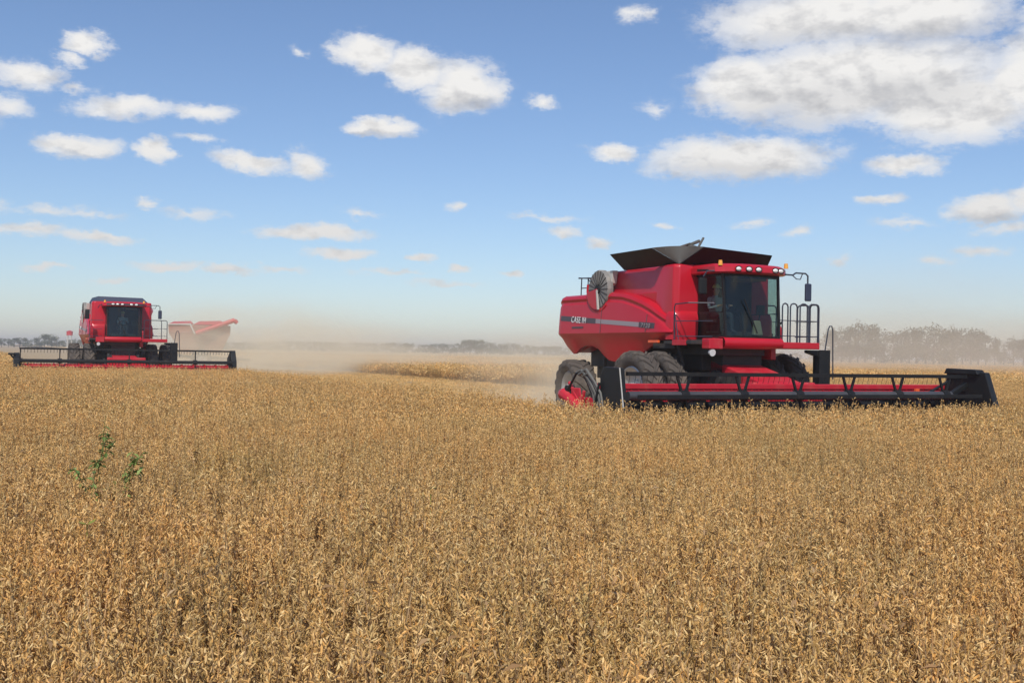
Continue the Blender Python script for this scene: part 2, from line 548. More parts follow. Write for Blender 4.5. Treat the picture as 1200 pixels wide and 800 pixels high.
def plant(seed, lod, name, col):
    rnd = random.Random(seed)
    pods = MB(); st = MB()
    Ht = rnd.uniform(.74, .90)
    lean = Vector((rnd.uniform(-.1, .1), rnd.uniform(-.1, .1), 0))
    stems = [(Vector((0, 0, 0)), Vector((lean.x, lean.y, Ht)))]
    nb = rnd.randint(3, 5)
    for i in range(nb):
        z0 = rnd.uniform(.15, .45) * Ht; a = rnd.uniform(0, 6.28); sp = rnd.uniform(.10, .2)
        z1 = rnd.uniform(.72, 1.0) * Ht
        p0 = lean * (z0 / Ht) + Vector((0, 0, z0))
        stems.append((p0, Vector((lean.x + sp * math.cos(a), lean.y + sp * math.sin(a), z1))))
    for (p, q) in stems:
        m = (p + q) / 2 + Vector((rnd.uniform(-.02, .02), rnd.uniform(-.02, .02), 0))
        st.tube([p, m, q], [.0045, .0035, .002], 3 if lod == 0 else 3)
        Ls = (q - p).length
        n = int((58 if lod == 0 else 14) * Ls / .5)
        for k in range(n):
            t = 1 - (k / n) ** 1.15 * .9
            c = p.lerp(q, t) + Vector((rnd.uniform(-.006, .006), rnd.uniform(-.006, .006), 0))
            a = rnd.uniform(0, 6.28); e = rnd.choice((-1, 1, 1)) * rnd.uniform(.25, 1.45)
            d = Vector((math.cos(a) * math.cos(e), math.sin(a) * math.cos(e), math.sin(e)))
            if lod == 0: pod(pods, c, d, rnd.uniform(.020, .036), rnd.uniform(.0027, .0041), rnd, 0)
            else: pod(pods, c, d, rnd.uniform(.045, .07), rnd.uniform(.008, .011), rnd, 1)
    # curled dry leaves and petioles
    lf = MB()
    for k in range(7 if lod == 0 else 3):
        p, q = rnd.choice(stems); c = p.lerp(q, rnd.uniform(.3, .95))
        a = rnd.uniform(0, 6.28); d = Vector((math.cos(a), math.sin(a), rnd.uniform(-.4, .8))).normalized()
        e = c + d * rnd.uniform(.04, .09)
        s_ = Vector((-d.y, d.x, rnd.uniform(-.5, .5))) * rnd.uniform(.004, .012)
        lf.add([c, c.lerp(e, .5) + s_, e + Vector((0, 0, -.02)), c.lerp(e, .5) - s_ * .6], [(0, 1, 2, 3)])
    st.add(lf.v, lf.f)
    two_mat_mesh(name, [(pods, M['pod']), (st, M['stem'])], col)


for i in range(7): plant(100 + i, 0, f'plant_near{i}', proto_col['plants_near'])
for i in range(5): plant(200 + i, 1, f'plant_mid{i}', proto_col['plants_mid'])


def far_patch(seed, name, col):
    rnd = random.Random(seed); pods = MB()
    for k in range(340):
        c = Vector((rnd.uniform(-1.3, 1.3), rnd.uniform(-1.3, 1.3), rnd.uniform(.40, .78)))
        a = rnd.uniform(0, 6.28); e = rnd.uniform(.2, 1.5)
        d = Vector((math.cos(a) * math.cos(e), math.sin(a) * math.cos(e), math.sin(e)))
        pod(pods, c - d * .08, d, rnd.uniform(.08, .15), rnd.uniform(.022, .036), rnd, 1)
    two_mat_mesh(name, [(pods, M['pod'])], col)


for i in range(4): far_patch(300 + i, f'plant_far{i}', proto_col['plants_far'])


def stub(seed, name, col):
    rnd = random.Random(seed); st = MB()
    for k in range(14):
        c = Vector((rnd.uniform(-.4, .4), rnd.uniform(-.4, .4), 0))
        st.tube([c, c + Vector((rnd.uniform(-.04, .04), rnd.uniform(-.04, .04), rnd.uniform(.06, .15)))], .006, 3)
    for k in range(16):
        c = Vector((rnd.uniform(-.4, .4), rnd.uniform(-.4, .4), rnd.uniform(.01, .06))); a = rnd.uniform(0, 6.28)
        st.tube([c, c + Vector((math.cos(a) * .14, math.sin(a) * .14, rnd.uniform(-.01, .03)))], .007, 3)
    two_mat_mesh(name, [(st, M['pod'])], col)


for i in range(3): stub(400 + i, f'stubble{i}', proto_col['stubble'])


def scatter(name, pts, col, nvar, label):
    """pts: (x,y,z,scale); one object whose points carry instances of the plant prototypes"""
    me = bpy.data.meshes.new(name)
    me.from_pydata([(p[0], p[1], p[2]) for p in pts], [], [])
    rnd = random.Random(len(pts))
    a = me.attributes.new('vi', 'INT', 'POINT'); a.data.foreach_set('value', [rnd.randrange(nvar) for _ in pts])
    a = me.attributes.new('sc', 'FLOAT', 'POINT'); a.data.foreach_set('value', [p[3] for p in pts])
    a = me.attributes.new('rot', 'FLOAT_VECTOR', 'POINT')
    fl = []
    for _ in pts: fl += [rnd.gauss(0, .09), rnd.gauss(0, .09), rnd.uniform(0, 6.283)]
    a.data.foreach_set('vector', fl)
    o = bpy.data.objects.new(name, me); C.objects.link(o)
    ng = bpy.data.node_groups.new(name + '_nodes', 'GeometryNodeTree')
    ng.interface.new_socket('Geometry', in_out='INPUT', socket_type='NodeSocketGeometry')
    ng.interface.new_socket('Geometry', in_out='OUTPUT', socket_type='NodeSocketGeometry')
    N = ng.nodes; L = ng.links
    gi = N.new('NodeGroupInput'); go = N.new('NodeGroupOutput')
    ip = N.new('GeometryNodeInstanceOnPoints'); ci = N.new('GeometryNodeCollectionInfo')
    ci.inputs['Collection'].default_value = col
    ci.inputs['Separate Children'].default_value = True
    ci.inputs['Reset Children'].default_value = True
    ip.inputs['Pick Instance'].default_value = True

    def attr(nm, t):
        n = N.new('GeometryNodeInputNamedAttribute'); n.data_type = t; n.inputs['Name'].default_value = nm
        return n.outputs['Attribute']
    L.new(gi.outputs[0], ip.inputs['Points']); L.new(ci.outputs[0], ip.inputs['Instance'])
    L.new(attr('vi', 'INT'), ip.inputs['Instance Index'])
    L.new(attr('rot', 'FLOAT_VECTOR'), ip.inputs['Rotation'])
    L.new(attr('sc', 'FLOAT'), ip.inputs['Scale'])
    L.new(ip.outputs[0], go.inputs[0])
    md = o.modifiers.new('plants', 'NODES'); md.node_group = ng
    kind(o, 'stuff', label)
    return o


def field_points(r0, r1, dens, half, jitter=1., sc=(.88, 1.12), edge=None, grow=0):
    rnd = random.Random(int(r0 * 10 + r1)); pts = []
    ymax = r1; xmax = r1 * math.tan(half)
    step = 1 / math.sqrt(dens)
    ny = int((ymax + 2) / step)
    for j in range(-2, ny):
        y = j * step
        w = (abs(y) + 2.5) * math.tan(half) + 1.5
        nx = int(w / step)
        for i in range(-nx, nx + 1):
            X = (i + rnd.uniform(-.5, .5)) * step; Y = y + rnd.uniform(-.5, .5) * step
            d = math.hypot(X, Y)
            if d < r0 or d >= r1: continue
            if edge is not None and not edge(X, Y): continue
            hn = noise.noise(Vector((X * .35, Y * .35, 3.1))) * .09 + noise.noise(Vector((X * .08, Y * .08, 1.1))) * .06
            pts.append((X, Y, 0, rnd.uniform(*sc) * (1 + hn)))
    return pts


HALF = R(33)
scatter('soybean_plants', field_points(1.7, 17, 42, HALF, edge=standing), proto_col['plants_near'], 7, 'ripe brown soybean plants with dry pods filling the foreground')
scatter('soybean_plants', field_points(17, 62, 15, R(31), edge=standing), proto_col['plants_mid'], 5, 'ripe soybean plants in the middle of the field around the combines')
scatter('soybean_plants', field_points(62, 240, .55, R(30), edge=standing), proto_col['plants_far'], 4, 'far ripe soybean crop beyond the combines')
scatter('stubble', field_points(20, 95, 2.6, R(30), edge=lambda x, y: not standing(x, y)), proto_col['stubble'], 3, 'short cut stubble and chaff behind the combines')


edge_pts = []
_r = random.Random(77)
for _i in range(5200):
    _p = PR_EDGE + _r.random() ** 1.3 * 1.9; _s = S1 + 1 - _r.random() * 130
    _x, _y = xy(_p, _s)
    if _y > 15: edge_pts.append((_x, _y, 0, _r.uniform(.88, 1.1)))
scatter('soybean_plants', edge_pts, proto_col['plants_mid'], 5, 'ripe soybean plants along the cut edge of the standing crop')


def canopy_mat():
    m = bpy.data.materials.new('far_crop_canopy')
    m.use_nodes = True
    g = NG(m.node_tree); b = m.node_tree.nodes['Principled BSDF']
    pos = g.n('ShaderNodeNewGeometry').outputs['Position']
    a = g.noise(pos, .02, 5, .6); c = g.noise(g.v('MULTIPLY', pos, (1, .4, 1)), 2.2, 6, .8)
    col = g.mix(a, (.52, .34, .15, 1), (.62, .43, .21, 1))
    col = g.mix(g.smooth(c, .25, .6), (.36, .23, .10, 1), col)
    g.link(col, b.inputs['Base Color'])
    b.inputs['Roughness'].default_value = .9
    bn = g.n('ShaderNodeBump', ins={'Strength': 1., 'Distance': .3, 'Height': c})
    g.link(bn.outputs[0], b.inputs['Normal'])
    return m


mb = MB()
def patch(p0, p1, s0, s1, step, zt):
    nps = max(1, round((p1 - p0) / step)); nss = max(1, round((s1 - s0) / step))
    for i in range(nps):
        for j in range(nss):
            a, b_ = p0 + (p1 - p0) * i / nps, p0 + (p1 - p0) * (i + 1) / nps
            c, d = s0 + (s1 - s0) * j / nss, s0 + (s1 - s0) * (j + 1) / nss
            cx, cy = xy((a + b_) / 2, (c + d) / 2)
            if math.hypot(cx, cy) < 40 or cy < -60: continue
            q = [(*xy(a, c), zt), (*xy(b_, c), zt), (*xy(b_, d), zt), (*xy(a, d), zt)]
            mb.add(q, [(0, 1, 2, 3)])
            for (u, v) in ((0, 1), (1, 2), (2, 3), (3, 0)):
                pass


def region(p0, p1, s0, s1):
    # fine near, coarse far
    patch(p0, p1, max(s0, -200), s1, 5, .62)
    if s0 < -200: patch(p0, p1, s0, -200, 100, .62)


PL, PR = P2 - 5.3, 27.5
region(-200, PL, -3000, 100)
patch(-2600, -200, -3000, 600, 200, .62)
region(PL, P1 - 5.3, S2, 100)
region(P1 - 5.3, PR, S1, 60)
region(PR + 1.3, 200, -3000, 100)
patch(200, 2600, -3000, 600, 200, .62)
kind(mb.build('distant_crop', canopy_mat()), 'stuff', 'distant ripe crop spreading to the horizon')
# cut face of the standing crop along the swath
mb = MB()
for j in range(160):
    s0 = S1 - 2 - j * 2.; s1 = s0 - 2.
    mb.add([(*xy(PR + 1.3, s0), 0), (*xy(PR + 1.3, s1), 0), (*xy(PR + 1.3, s1), .62), (*xy(PR + 1.3, s0), .62)], [(0, 1, 2, 3)])
kind(mb.build('crop_edge', canopy_mat()), 'stuff', 'cut edge wall of the standing crop along the harvested strip')


# ------------------------------------------------------------------ combine harvester (x forward, y to its left, z up; origin under the reel axis)
def interp(tab, x):
    for (a, fa), (b, fb) in zip(tab, tab[1:]):
        if a <= x <= b: return fa + (fb - fa) * (x - a) / (b - a)
    return tab[0][1] if x < tab[0][0] else tab[-1][1]


def text_obj(body, size, m, parent, loc, rot, name='lettering', ext=.004, shear=0., sx=1.):
    cu = bpy.data.curves.new(name, 'FONT'); cu.body = body; cu.size = size; cu.extrude = ext; cu.shear = shear
    cu.offset = size * .006; cu.space_character = 1.14
    t = bpy.data.objects.new(name + '_tmp', cu); C.objects.link(t)
    dg = bpy.context.evaluated_depsgraph_get()
    me = bpy.data.meshes.new_from_object(t.evaluated_get(dg)); me.name = name
    bpy.data.objects.remove(t)
    me.materials.clear(); me.materials.append(m)
    o = bpy.data.objects.new(name, me); C.objects.link(o)
    o.parent = parent; o.location = loc; o.rotation_euler = rot; o.scale = (sx, 1, 1)
    return o


def tyre_mb(r, w, lugs, lugh=.045):
    mb = MB()
    h = w / 2
    prof = [(-h * .62, r * .60), (-h * .9, r * .68), (-h * 1.02, r * .80), (-h * .97, r * .90), (-h * .80, r * .955), (-h * .4, r * .975), (0, r * .98),
            (h * .4, r * .975), (h * .80, r * .955), (h * .97, r * .90), (h * 1.02, r * .80), (h * .9, r * .68), (h * .62, r * .60)]
    mb.lathe(prof, (0, 0, 0), n=56)
    lm = MB()
    for side in (-1, 1):
        for k in range(lugs):
            t0 = 2 * math.pi * (k + (.5 if side > 0 else 0)) / lugs
            rows = []
            for j, f in enumerate([.0, .25, .5, .75, .98, 1.06]):
                y = side * h * f * .98
                ang = t0 + f * .36
                rb = r * (.97 if f < .8 else (.93 if f < 1 else .82))
                rt = rb + lugh + (.0 if f < 1 else -.02)
                wd = .050 / r * (1 + .4 * f)
                rows.append([(rb * math.cos(ang - wd), y, rb * math.sin(ang - wd)), (rt * math.cos(ang - wd * .7), y, rt * math.sin(ang - wd * .7)),
                             (rt * math.cos(ang + wd * .7), y, rt * math.sin(ang + wd * .7)), (rb * math.cos(ang + wd), y, rb * math.sin(ang + wd))])
            lm.grid(rows)
            lm.add(rows[-1], [(0, 1, 2, 3)]); lm.add(rows[0], [(3, 2, 1, 0)])
    mb.add(lm.v, lm.f)
    return mb


def wheel(parent, name, loc, r, w, lugs, steer=0, outside=-1, hubm='rim'):
    rim = MB()
    o = outside
    R_ = r * .60
    rim.lathe([(o * w * .33, R_ + .01), (o * w * .36, R_ - .02), (o * w * .20, R_ - .05), (o * w * .1, R_ * .80), (o * w * .02, R_ * .62), (o * w * .06, R_ * .3), (o * w * .06, .01)], (0, 0, 0), n=36)
    rim.lathe([(-o * w * .33, R_ + .01), (-o * w * .2, R_ - .05), (o * w * .1, R_ * .82)], (0, 0, 0), n=36)
    root = rim.build(name, M['rim'], parent, smooth=True)
    root.location = loc; root.rotation_euler = (0, 0, steer)
    tyre_mb(r, w, lugs).build('tyre', M['rubber'], root, smooth=True, angle=35)
    hub = MB(); hub.cone((0, o * w * .05, 0), (0, o * w * .42, 0), R_ * .30, R_ * .24, 20)
    for k in range(10):
        a = 2 * math.pi * k / 10
        hub.cone((R_ * .42 * math.cos(a), o * w * .04, R_ * .42 * math.sin(a)), (R_ * .42 * math.cos(a), o * w * .12, R_ * .42 * math.sin(a)), .018, .018, 6)
    hub.build('hub', M[hubm], root, smooth=True)
    return root


def person_driver(loc, yaw, label):
    """seated driver; x forward, origin at the seat surface"""
    J = {}
    pts = [('pel', (0, 0, .08), .15), ('belly', (.0, 0, .25), .15), ('chest', (-.02, 0, .42), .165), ('neck0', (-.02, 0, .54), .085), ('neck', (0, 0, .60), .055), ('head0', (.015, 0, .67), .085), ('head1', (.02, 0, .76), .098), ('head2', (.015, 0, .83), .06)]
    bones = [('pel', 'belly'), ('belly', 'chest'), ('chest', 'neck0'), ('neck0', 'neck'), ('neck', 'head0'), ('head0', 'head1'), ('head1', 'head2')]
    for s, n in ((-1, 'r'), (1, 'l')):
        pts += [('hip' + n, (.06, s * .10, .06), .10), ('kn' + n, (.46, s * .15, .10), .068), ('an' + n, (.50, s * .15, -.32), .042), ('to' + n, (.68, s * .17, -.38), .035),
                ('sh' + n, (-.02, s * .19, .49), .07), ('el' + n, (.10, s * .27, .24), .045), ('wr' + n, (.34, s * .17, .30), .03), ('ha' + n, (.43, s * .14, .32), .036)]
        bones += [('pel', 'hip' + n), ('hip' + n, 'kn' + n), ('kn' + n, 'an' + n), ('an' + n, 'to' + n), ('chest', 'sh' + n), ('sh' + n, 'el' + n), ('el' + n, 'wr' + n), ('wr' + n, 'ha' + n)]
        for k in range(4):
            pts += [('f%d%s' % (k, n), (.50 - .005 * k, s * (.15 - .022 * k), .33 - .002 * k), .010), ('g%d%s' % (k, n), (.525, s * (.15 - .022 * k), .30), .008)]
            bones += [('ha' + n, 'f%d%s' % (k, n)), ('f%d%s' % (k, n), 'g%d%s' % (k, n))]
        pts += [('th' + n, (.42, s * .09, .35), .011)]; bones += [('ha' + n, 'th' + n)]
    idx = {p[0]: i for i, p in enumerate(pts)}
    me = bpy.data.meshes.new('person'); me.from_pydata([p[1] for p in pts], [(idx[a], idx[b]) for a, b in bones], [])
    o = bpy.data.objects.new('person', me); C.objects.link(o)
    sk = o.modifiers.new('skin', 'SKIN')
    o.modifiers.new('sub', 'SUBSURF').levels = 2
    for i, p in enumerate(pts): me.skin_vertices[0].data[i].radius = (p[2], p[2])
    me.skin_vertices[0].data[0].use_root = True
    dg = bpy.context.evaluated_depsgraph_get(); dg.update()
    m2 = bpy.data.meshes.new_from_object(o.evaluated_get(dg)); m2.name = 'person'
    o.modifiers.clear(); o.data = m2
    m2.materials.clear()
    for k in ('shirt', 'trousers', 'skin'): m2.materials.append(M[k])
    for p in m2.polygons:
        c = p.center; p.use_smooth = True
        p.material_index = 2 if (c.z > .585 or (c.x > .33 and c.z > .24 and abs(c.y) < .25)) else (1 if c.z < .17 else 0)
    o.location = loc; o.rotation_euler = (0, 0, yaw)
    tag(o, label, 'person')
    cap = MB()
    cap.lathe([(0, 0)], (0, 0, 0), n=3) if False else None
    rows = []
    for j in range(5):
        a = j / 4 * math.pi / 2
        rows.append([(.02 + .112 * math.cos(a) * math.cos(t * math.pi / 8), .108 * math.cos(a) * math.sin(t * math.pi / 8), .78 + .11 * math.sin(a)) for t in range(17)])
    cap.grid(rows)
    cap.hexa([(.10, -.07, .785), (.22, -.05, .77), (.22, .05, .77), (.10, .07, .785)], [(.10, -.07, .797), (.22, -.05, .782), (.22, .05, .782), (.10, .07, .797)])
    cap.build('cap', M['cap'], o, smooth=True)
    face = MB()
    face.cone((.105, 0, .735), (.14, 0, .715), .012, .018, 6)
    face.build('nose', M['skin'], o, smooth=True)
    for s in (-1, 1): MB().cone((.108, s * .035, .755), (.116, s * .035, .755), .012, .008, 8).build('eye', M['black'], o)
    hr = MB(); rows = []
    for j in range(4):
        a = -.5 + j / 3 * .6
        rows.append([(.01 + .108 * math.cos(a) * math.cos(R(70) + t * R(220) / 12), .104 * math.cos(a) * math.sin(R(70) + t * R(220) / 12), .765 + .10 * math.sin(a)) for t in range(13)])
    hr.grid(rows); hr.build('hair', M['black'], o, smooth=True)
    return o


def combine(name, loc, label, variant):
    near = variant == 'near'
    root = empty(name, (*loc, 0), MYAW)
    tag(root, label, 'combine harvester', 'red combine harvesters')
    red = M['red']
    # --- chassis
    c = MB()
    c.box(-9.0, -2.7, -.62, .62, 1.15, 2.5).box(-8.9, -3.2, -.9, .9, 1.5, 2.3)
    c.hexa([(-6.3, -1.0, 1.0), (-4.6, -1.0, 1.0), (-4.6, 1.0, 1.0), (-6.3, 1.0, 1.0)], [(-6.9, -1.25, 1.75), (-4.4, -1.25, 1.75), (-4.4, 1.25, 1.75), (-6.9, 1.25, 1.75)])
    c.box(-3.9, -2.5, -1.2, .55, 1.9, 2.28)
    c.build('chassis', M['frame'], root, bevel=.02)
    # --- side panels with the sweeping shoulder line
    top = [(-9.65, 3.52), (-9.4, 3.62), (-7.3, 3.62), (-6.5, 3.64), (-5.9, 3.60), (-5.4, 3.50), (-4.9, 3.37), (-4.5, 3.23), (-4.1, 3.06), (-3.8, 2.93), (-3.5, 2.84)]
    bot = [(-9.65, 2.42), (-9.3, 2.10), (-8.85, 1.86), (-8.7, 1.88), (-8.5, 2.02), (-8.2, 2.11), (-7.75, 2.11), (-7.4, 2.02), (-7.1, 1.84), (-6.8, 1.70), (-6.2, 1.64), (-5.6, 1.70), (-5.0, 1.95), (-4.5, 2.15), (-4.3, 2.25), (-3.5, 2.31)]
    for sgn in (-1, 1):
        rows = []
        n = 62
        for i in range(n + 1):
            x = -9.65 + (6.15) * i / n
            zt, zb = interp(top, x), interp(bot, x)
            # rear and front roll inwards
            inn = .10 * max(0, (x + 4.1) / .6) ** 2
            k2 = max(0, (-9.35 - x) / .3); inn += .12 * k2 * k2
            zm = min(2.45, zt - .35); zc = 2.95 if zt > 3.2 else zt - .2
            prof = [(1.36, zt - .03), (1.44, zt), (1.54, zt - .01), (1.63, zt - .06), (1.665, zt - .14), (1.63, zt - .22), (1.635, zt - .26)]
            zs = zt - .30
            prof += [(1.67, zs), (1.70, (zs * 2 + zm) / 3), (1.72, (zs + zm * 2) / 3), (1.735, zm + .02), (1.70, zm - .03), (1.62, (zm + zb) / 2), (1.52, zb), (1.44, zb)]
            rows.append([(x, sgn * (y - inn), z) for (y, z) in prof])
        p = MB().grid(rows)
        pa = p.build('side_panel', red, root, smooth=True, weld=True, angle=28)
        if sgn < 0:
            # dark band with lettering, seam lines
            def surf(x, z):
                zt = interp(top, x); zs = zt - .3; zm = min(2.45, zt - .35)
                t = max(0, min(1, (zs - z) / (zs - zm)))
                return -(1.67 + .065 * t + .012)
            def band(x0, x1, zf, hgt, m, nm):
                r = []
                k = 24
                for i in range(k + 1):
                    x = x0 + (x1 - x0) * i / k
                    z = zf(x)
                    r.append([(x, surf(x, z + hgt / 2 - hgt * j / 4), z + hgt / 2 - hgt * j / 4) for j in range(5)])
                return MB().grid(r).build(nm, m, pa, smooth=True)
            zf = lambda x: 2.94 + (x + 9.4) * (2.64 - 2.94) / (9.4 - 4.25)
            band(-9.35, -7.25, zf, .15, M['decal_dark'], 'stripe')
            band(-7.245, -4.95, zf, .125, M['decal_grey'], 'stripe')
            band(-4.945, -4.2, zf, .15, M['decal_dark'], 'stripe')
            sl = math.atan2(.30, 5.15)
            text_obj('CASE IH' if True else '', .26, M['white'], pa, (-8.68, surf(-8, 2.86) - .012, zf(-8.6) - .09), (R(90), sl, 0), shear=.15, sx=.84)
            text_obj('7120', .17, M['decal_grey'], pa, (-4.82, surf(-4.6, 2.66) - .03, zf(-4.6) - .055), (R(90), sl, 0), 'model_number', shear=.15, sx=1.2)
            MB().box(-8.62, -7.95, surf(-8.2, 2.66) - .006, surf(-8.2, 2.66) + .01, 2.62, 2.67).build('badge_strip', M['decal_dark'], pa)
            for x in (-6.95, -4.6):
                zt, zb = interp(top, x), interp(bot, x)
                ptsl = [(x, surf(x, zt - .32) + .002, zt - .32), (x, surf(x, 2.8) + .002, 2.8), (x, surf(x, 2.47) + .002, 2.47)]
                MB().tube(ptsl, .012, 4).build('panel_seam', M['decal_dark'], pa)
    # --- rear hood and engine deck
    e = MB()
    e.hexa([(-9.62, -1.35, 2.3), (-7.0, -1.35, 2.3), (-7.0, 1.35, 2.3), (-9.62, 1.35, 2.3)], [(-9.55, -1.42, 3.56), (-3.9, -1.42, 3.56), (-3.9, 1.42, 3.56), (-9.55, 1.42, 3.56)])
    e.hexa([(-9.25, -1.0, 3.56), (-8.2, -1.0, 3.56), (-8.2, 1.0, 3.56), (-9.25, 1.0, 3.56)], [(-9.0, -.95, 3.8), (-8.2, -.95, 3.8), (-8.2, .95, 3.8), (-9.0, .95, 3.8)])
    e.hexa([(-8.95, -1.3, 1.9), (-8.2, -1.3, 2.1), (-8.2, 1.3, 2.1), (-8.95, 1.3, 1.9)], [(-9.6, -1.3, 2.31), (-7.5, -1.3, 2.31), (-7.5, 1.3, 2.31), (-9.6, 1.3, 2.31)])
    e.build('rear_hood', red, root, bevel=.03)
    # --- grain tank with chamfered front
    plan = [(-7.72, -1.38), (-4.75, -1.38), (-4.05, -1.56), (-3.62, -1.56), (-3.5, -1.44), (-3.5, 1.44), (-3.62, 1.56), (-4.05, 1.56), (-4.75, 1.38), (-7.72, 1.38)]
    t = MB()
    low = [(x, y * 1.0, 2.35) for x, y in plan]; up = [(x, y * .985, 4.16) for x, y in plan]; cap_ = [(-5.6 + (x + 5.6) * .985, y * .96, 4.235) for x, y in plan]
    nP = len(plan)
    t.add(low + up + cap_, [(i, (i + 1) % nP, nP + (i + 1) % nP, nP + i) for i in range(nP)] + [(nP + i, nP + (i + 1) % nP, 2 * nP + (i + 1) % nP, 2 * nP + i) for i in range(nP)] + [tuple(range(2 * nP, 3 * nP)), tuple(range(nP))[::-1]])
    tank = t.build('grain_tank', red, root, smooth=True, angle=25, bevel=.025)
    # front shoulder pieces: bulging fender columns either side of the cab
    for sgn in (-1, 1):
        s = MB(); rows = []
        for (z, o, xf) in [(2.28, 0, -3.46), (2.5, 0, -3.43), (2.82, 0, -3.42), (2.92, -.02, -3.44), (3.0, -.07, -3.48), (3.05, -.16, -3.53)]:
            w = 1.50 + o
            rows.append([(-3.80, sgn * (w + .13), z), (-3.62, sgn * (w + .125), z), (-3.52, sgn * (w + .10), z), (xf - .03, sgn * (w + .04), z), (xf, sgn * (w - .05), z), (xf, sgn * (w - .3), z), (xf, sgn * .88, z)])
        s.grid(rows)
        s.build('front_fender', red, root, smooth=True, angle=50)
    # --- tank extensions
    if near:
        Yr, Yl = -1.40, 1.40
        def sheet(quad, th=.02):
            q = [Vector(p) for p in quad]; nn = (q[1] - q[0]).cross(q[2] - q[0]).normalized() * th
            return MB().hexa([p for p in q], [p + nn for p in q])
        A, B_, Cc, D_ = (-6.22, Yr, 4.235), (-3.56, Yr, 4.235), (-3.56, Yl, 4.235), (-6.22, Yl, 4.235)
        At, Bt = (-6.42, Yr - .36, 4.67), (-4.25, Yr - .40, 4.68)
        Ft, Gt = (-3.14, Yr + .46, 4.67), (-3.17, Yl - .12, 4.57)
        ext = MB()
        for q in [(A, B_, Bt, At), (B_, Cc, Gt, Ft), (Cc, D_, (-6.25, Yl + .22, 4.63), (-4.0, Yl + .22, 4.61)), (D_, A, (-6.42, Yr - .36, 4.67), (-6.25, Yl + .22, 4.63))]:
            m_ = sheet(q); ext.add(m_.v, m_.f)
        ex = ext.build('tank_extension', M['sheet'], root, bevel=.004)
        # folded steel corner gussets
        co = MB(); rows = []
        for i in range(9):
            f = i / 8
            P_ = Vector(Bt).lerp(Vector(Ft), f); bul = math.sin(f * math.pi) * .13
            P_ += Vector((bul * .8, -bul * .8, .02 * math.sin(f * math.pi)))
            b0 = Vector(B_)
            rows.append([b0.lerp(P_, g_) for g_ in (0.01, .33, .66, 1)])
        co.grid(rows); rows2 = [[p + Vector((-.012, .012, 0)) for p in r] for r in rows]; co.grid(rows2, flip=True)
        co.build('corner_gusset', M['steel'], ex, smooth=True)
        co = MB().add([Cc, Gt, (-4.0, Yl + .22, 4.61)], [(0, 1, 2)]); co.add([Vector(p) + Vector((-.01, -.01, 0)) for p in (Cc, Gt, (-4.0, Yl + .22, 4.61))], [(0, 2, 1)])
        co.build('corner_gusset', M['steel'], ex)
        ag = MB(); ag.cone((-4.3, -.6, 4.3), (-4.2, -.55, 4.82), .14, .12, 12); ag.bar((-4.35, -.62, 4.80), (-4.05, -.42, 4.93), .10, .07); ag.bar((-4.0, -.5, 4.75), (-4.05, -.3, 5.02), .05, .05); ag.bar((-4.45, -.75, 4.78), (-4.2, -.6, 4.86), .14, .04)
        ag.build('tank_auger_head', M['hose'], root, bevel=.01)
    else:
        tp = MB().hexa([(-7.2, -1.4, 4.235), (-3.7, -1.4, 4.235), (-3.7, 1.35, 4.235), (-7.2, 1.35, 4.235)], [(-6.9, -1.25, 4.55), (-3.9, -1.22, 4.52), (-3.9, 1.1, 4.50), (-6.9, 1.1, 4.55)])
        tp.build('tank_cover', M['navy'], root, bevel=.03)
    # --- rotary radiator screen
    sx, sz, sr = -7.18, 3.72, .56
    s = MB()
    s.lathe([(-1.52, sr), (-1.66, sr), (-1.70, sr - .03), (-1.70, sr * .26), (-1.64, sr * .24), (-1.64, .01)], (sx, 0, sz), n=40)
    sc = s.build('radiator_screen', M['screen'], root, smooth=True)
    sl = MB()
    for k in range(20):
        a = 2 * math.pi * k / 20
        sl.bar((sx + .15 * math.cos(a), -1.705, sz + .15 * math.sin(a)), (sx + (sr - .02) * math.cos(a), -1.705, sz + (sr - .02) * math.sin(a)), .014, .02, up=(0, 1, 0))
    sl.build('spokes', M['frame'], sc)
    hb = MB(); hb.cone((sx, -1.60, sz), (sx, -1.73, sz), .15, .13, 18); hb.build('hub', M['black'], sc, smooth=True)
    w = MB(); pts = [(sx, sz + .02)]
    for k in range(11):
        a = R(188) + k * R(92) / 10
        pts.append((sx + (sr + .02) * math.cos(a), sz + (sr + .02) * math.sin(a)))
    w.prism(pts, 'xz', -1.745, -1.71); w.build('screen_cover', red, sc, bevel=.008)
    w = MB().bar((sx + .01, -1.735, sz - .02), (sx + .09, -1.735, sz - sr - .02), .05, .05, up=(0, 1, 0)); w.build('screen_seal', M['pale'], sc)
    w = MB(); w.tube([(sx + (sr + .07) * math.cos(a), -1.66, sz + (sr + .07) * math.sin(a)) for a in [R(165 + 150 * k / 16) for k in range(17)]], .05, 8)
    w.build('screen_lip', red, sc, smooth=True)
    w = MB().hexa([(-6.78, -1.56, 3.80), (-6.66, -1.56, 3.88), (-6.66, -1.38, 3.88), (-6.78, -1.38, 3.80)], [(-7.05, -1.56, 4.24), (-6.60, -1.56, 4.24), (-6.60, -1.38, 4.24), (-7.05, -1.38, 4.24)])
    w.build('air_duct', M['pale'], root, bevel=.02)
    # --- rear railing and ladder top
    r = MB()
    for x in (-8.95, -8.55, -8.1, -7.8):
        r.tube([(x, -1.25, 3.55), (x + .03, -1.25, 4.16)], .02, 6)
    r.tube([(-9.1, -1.25, 4.16), (-7.7, -1.25, 4.10)], .022, 6); r.tube([(-8.95, -1.25, 3.85), (-7.8, -1.25, 3.83)], .016, 6)
    r.tube([(-9.1, -1.25, 4.17), (-9.1, -.6, 4.17), (-9.0, -.6, 3.6)], .02, 6)
    r.tube([(-8.55, -1.25, 4.1), (-8.4, -1.1, 3.9), (-8.6, -1.0, 3.6)], .018, 6)
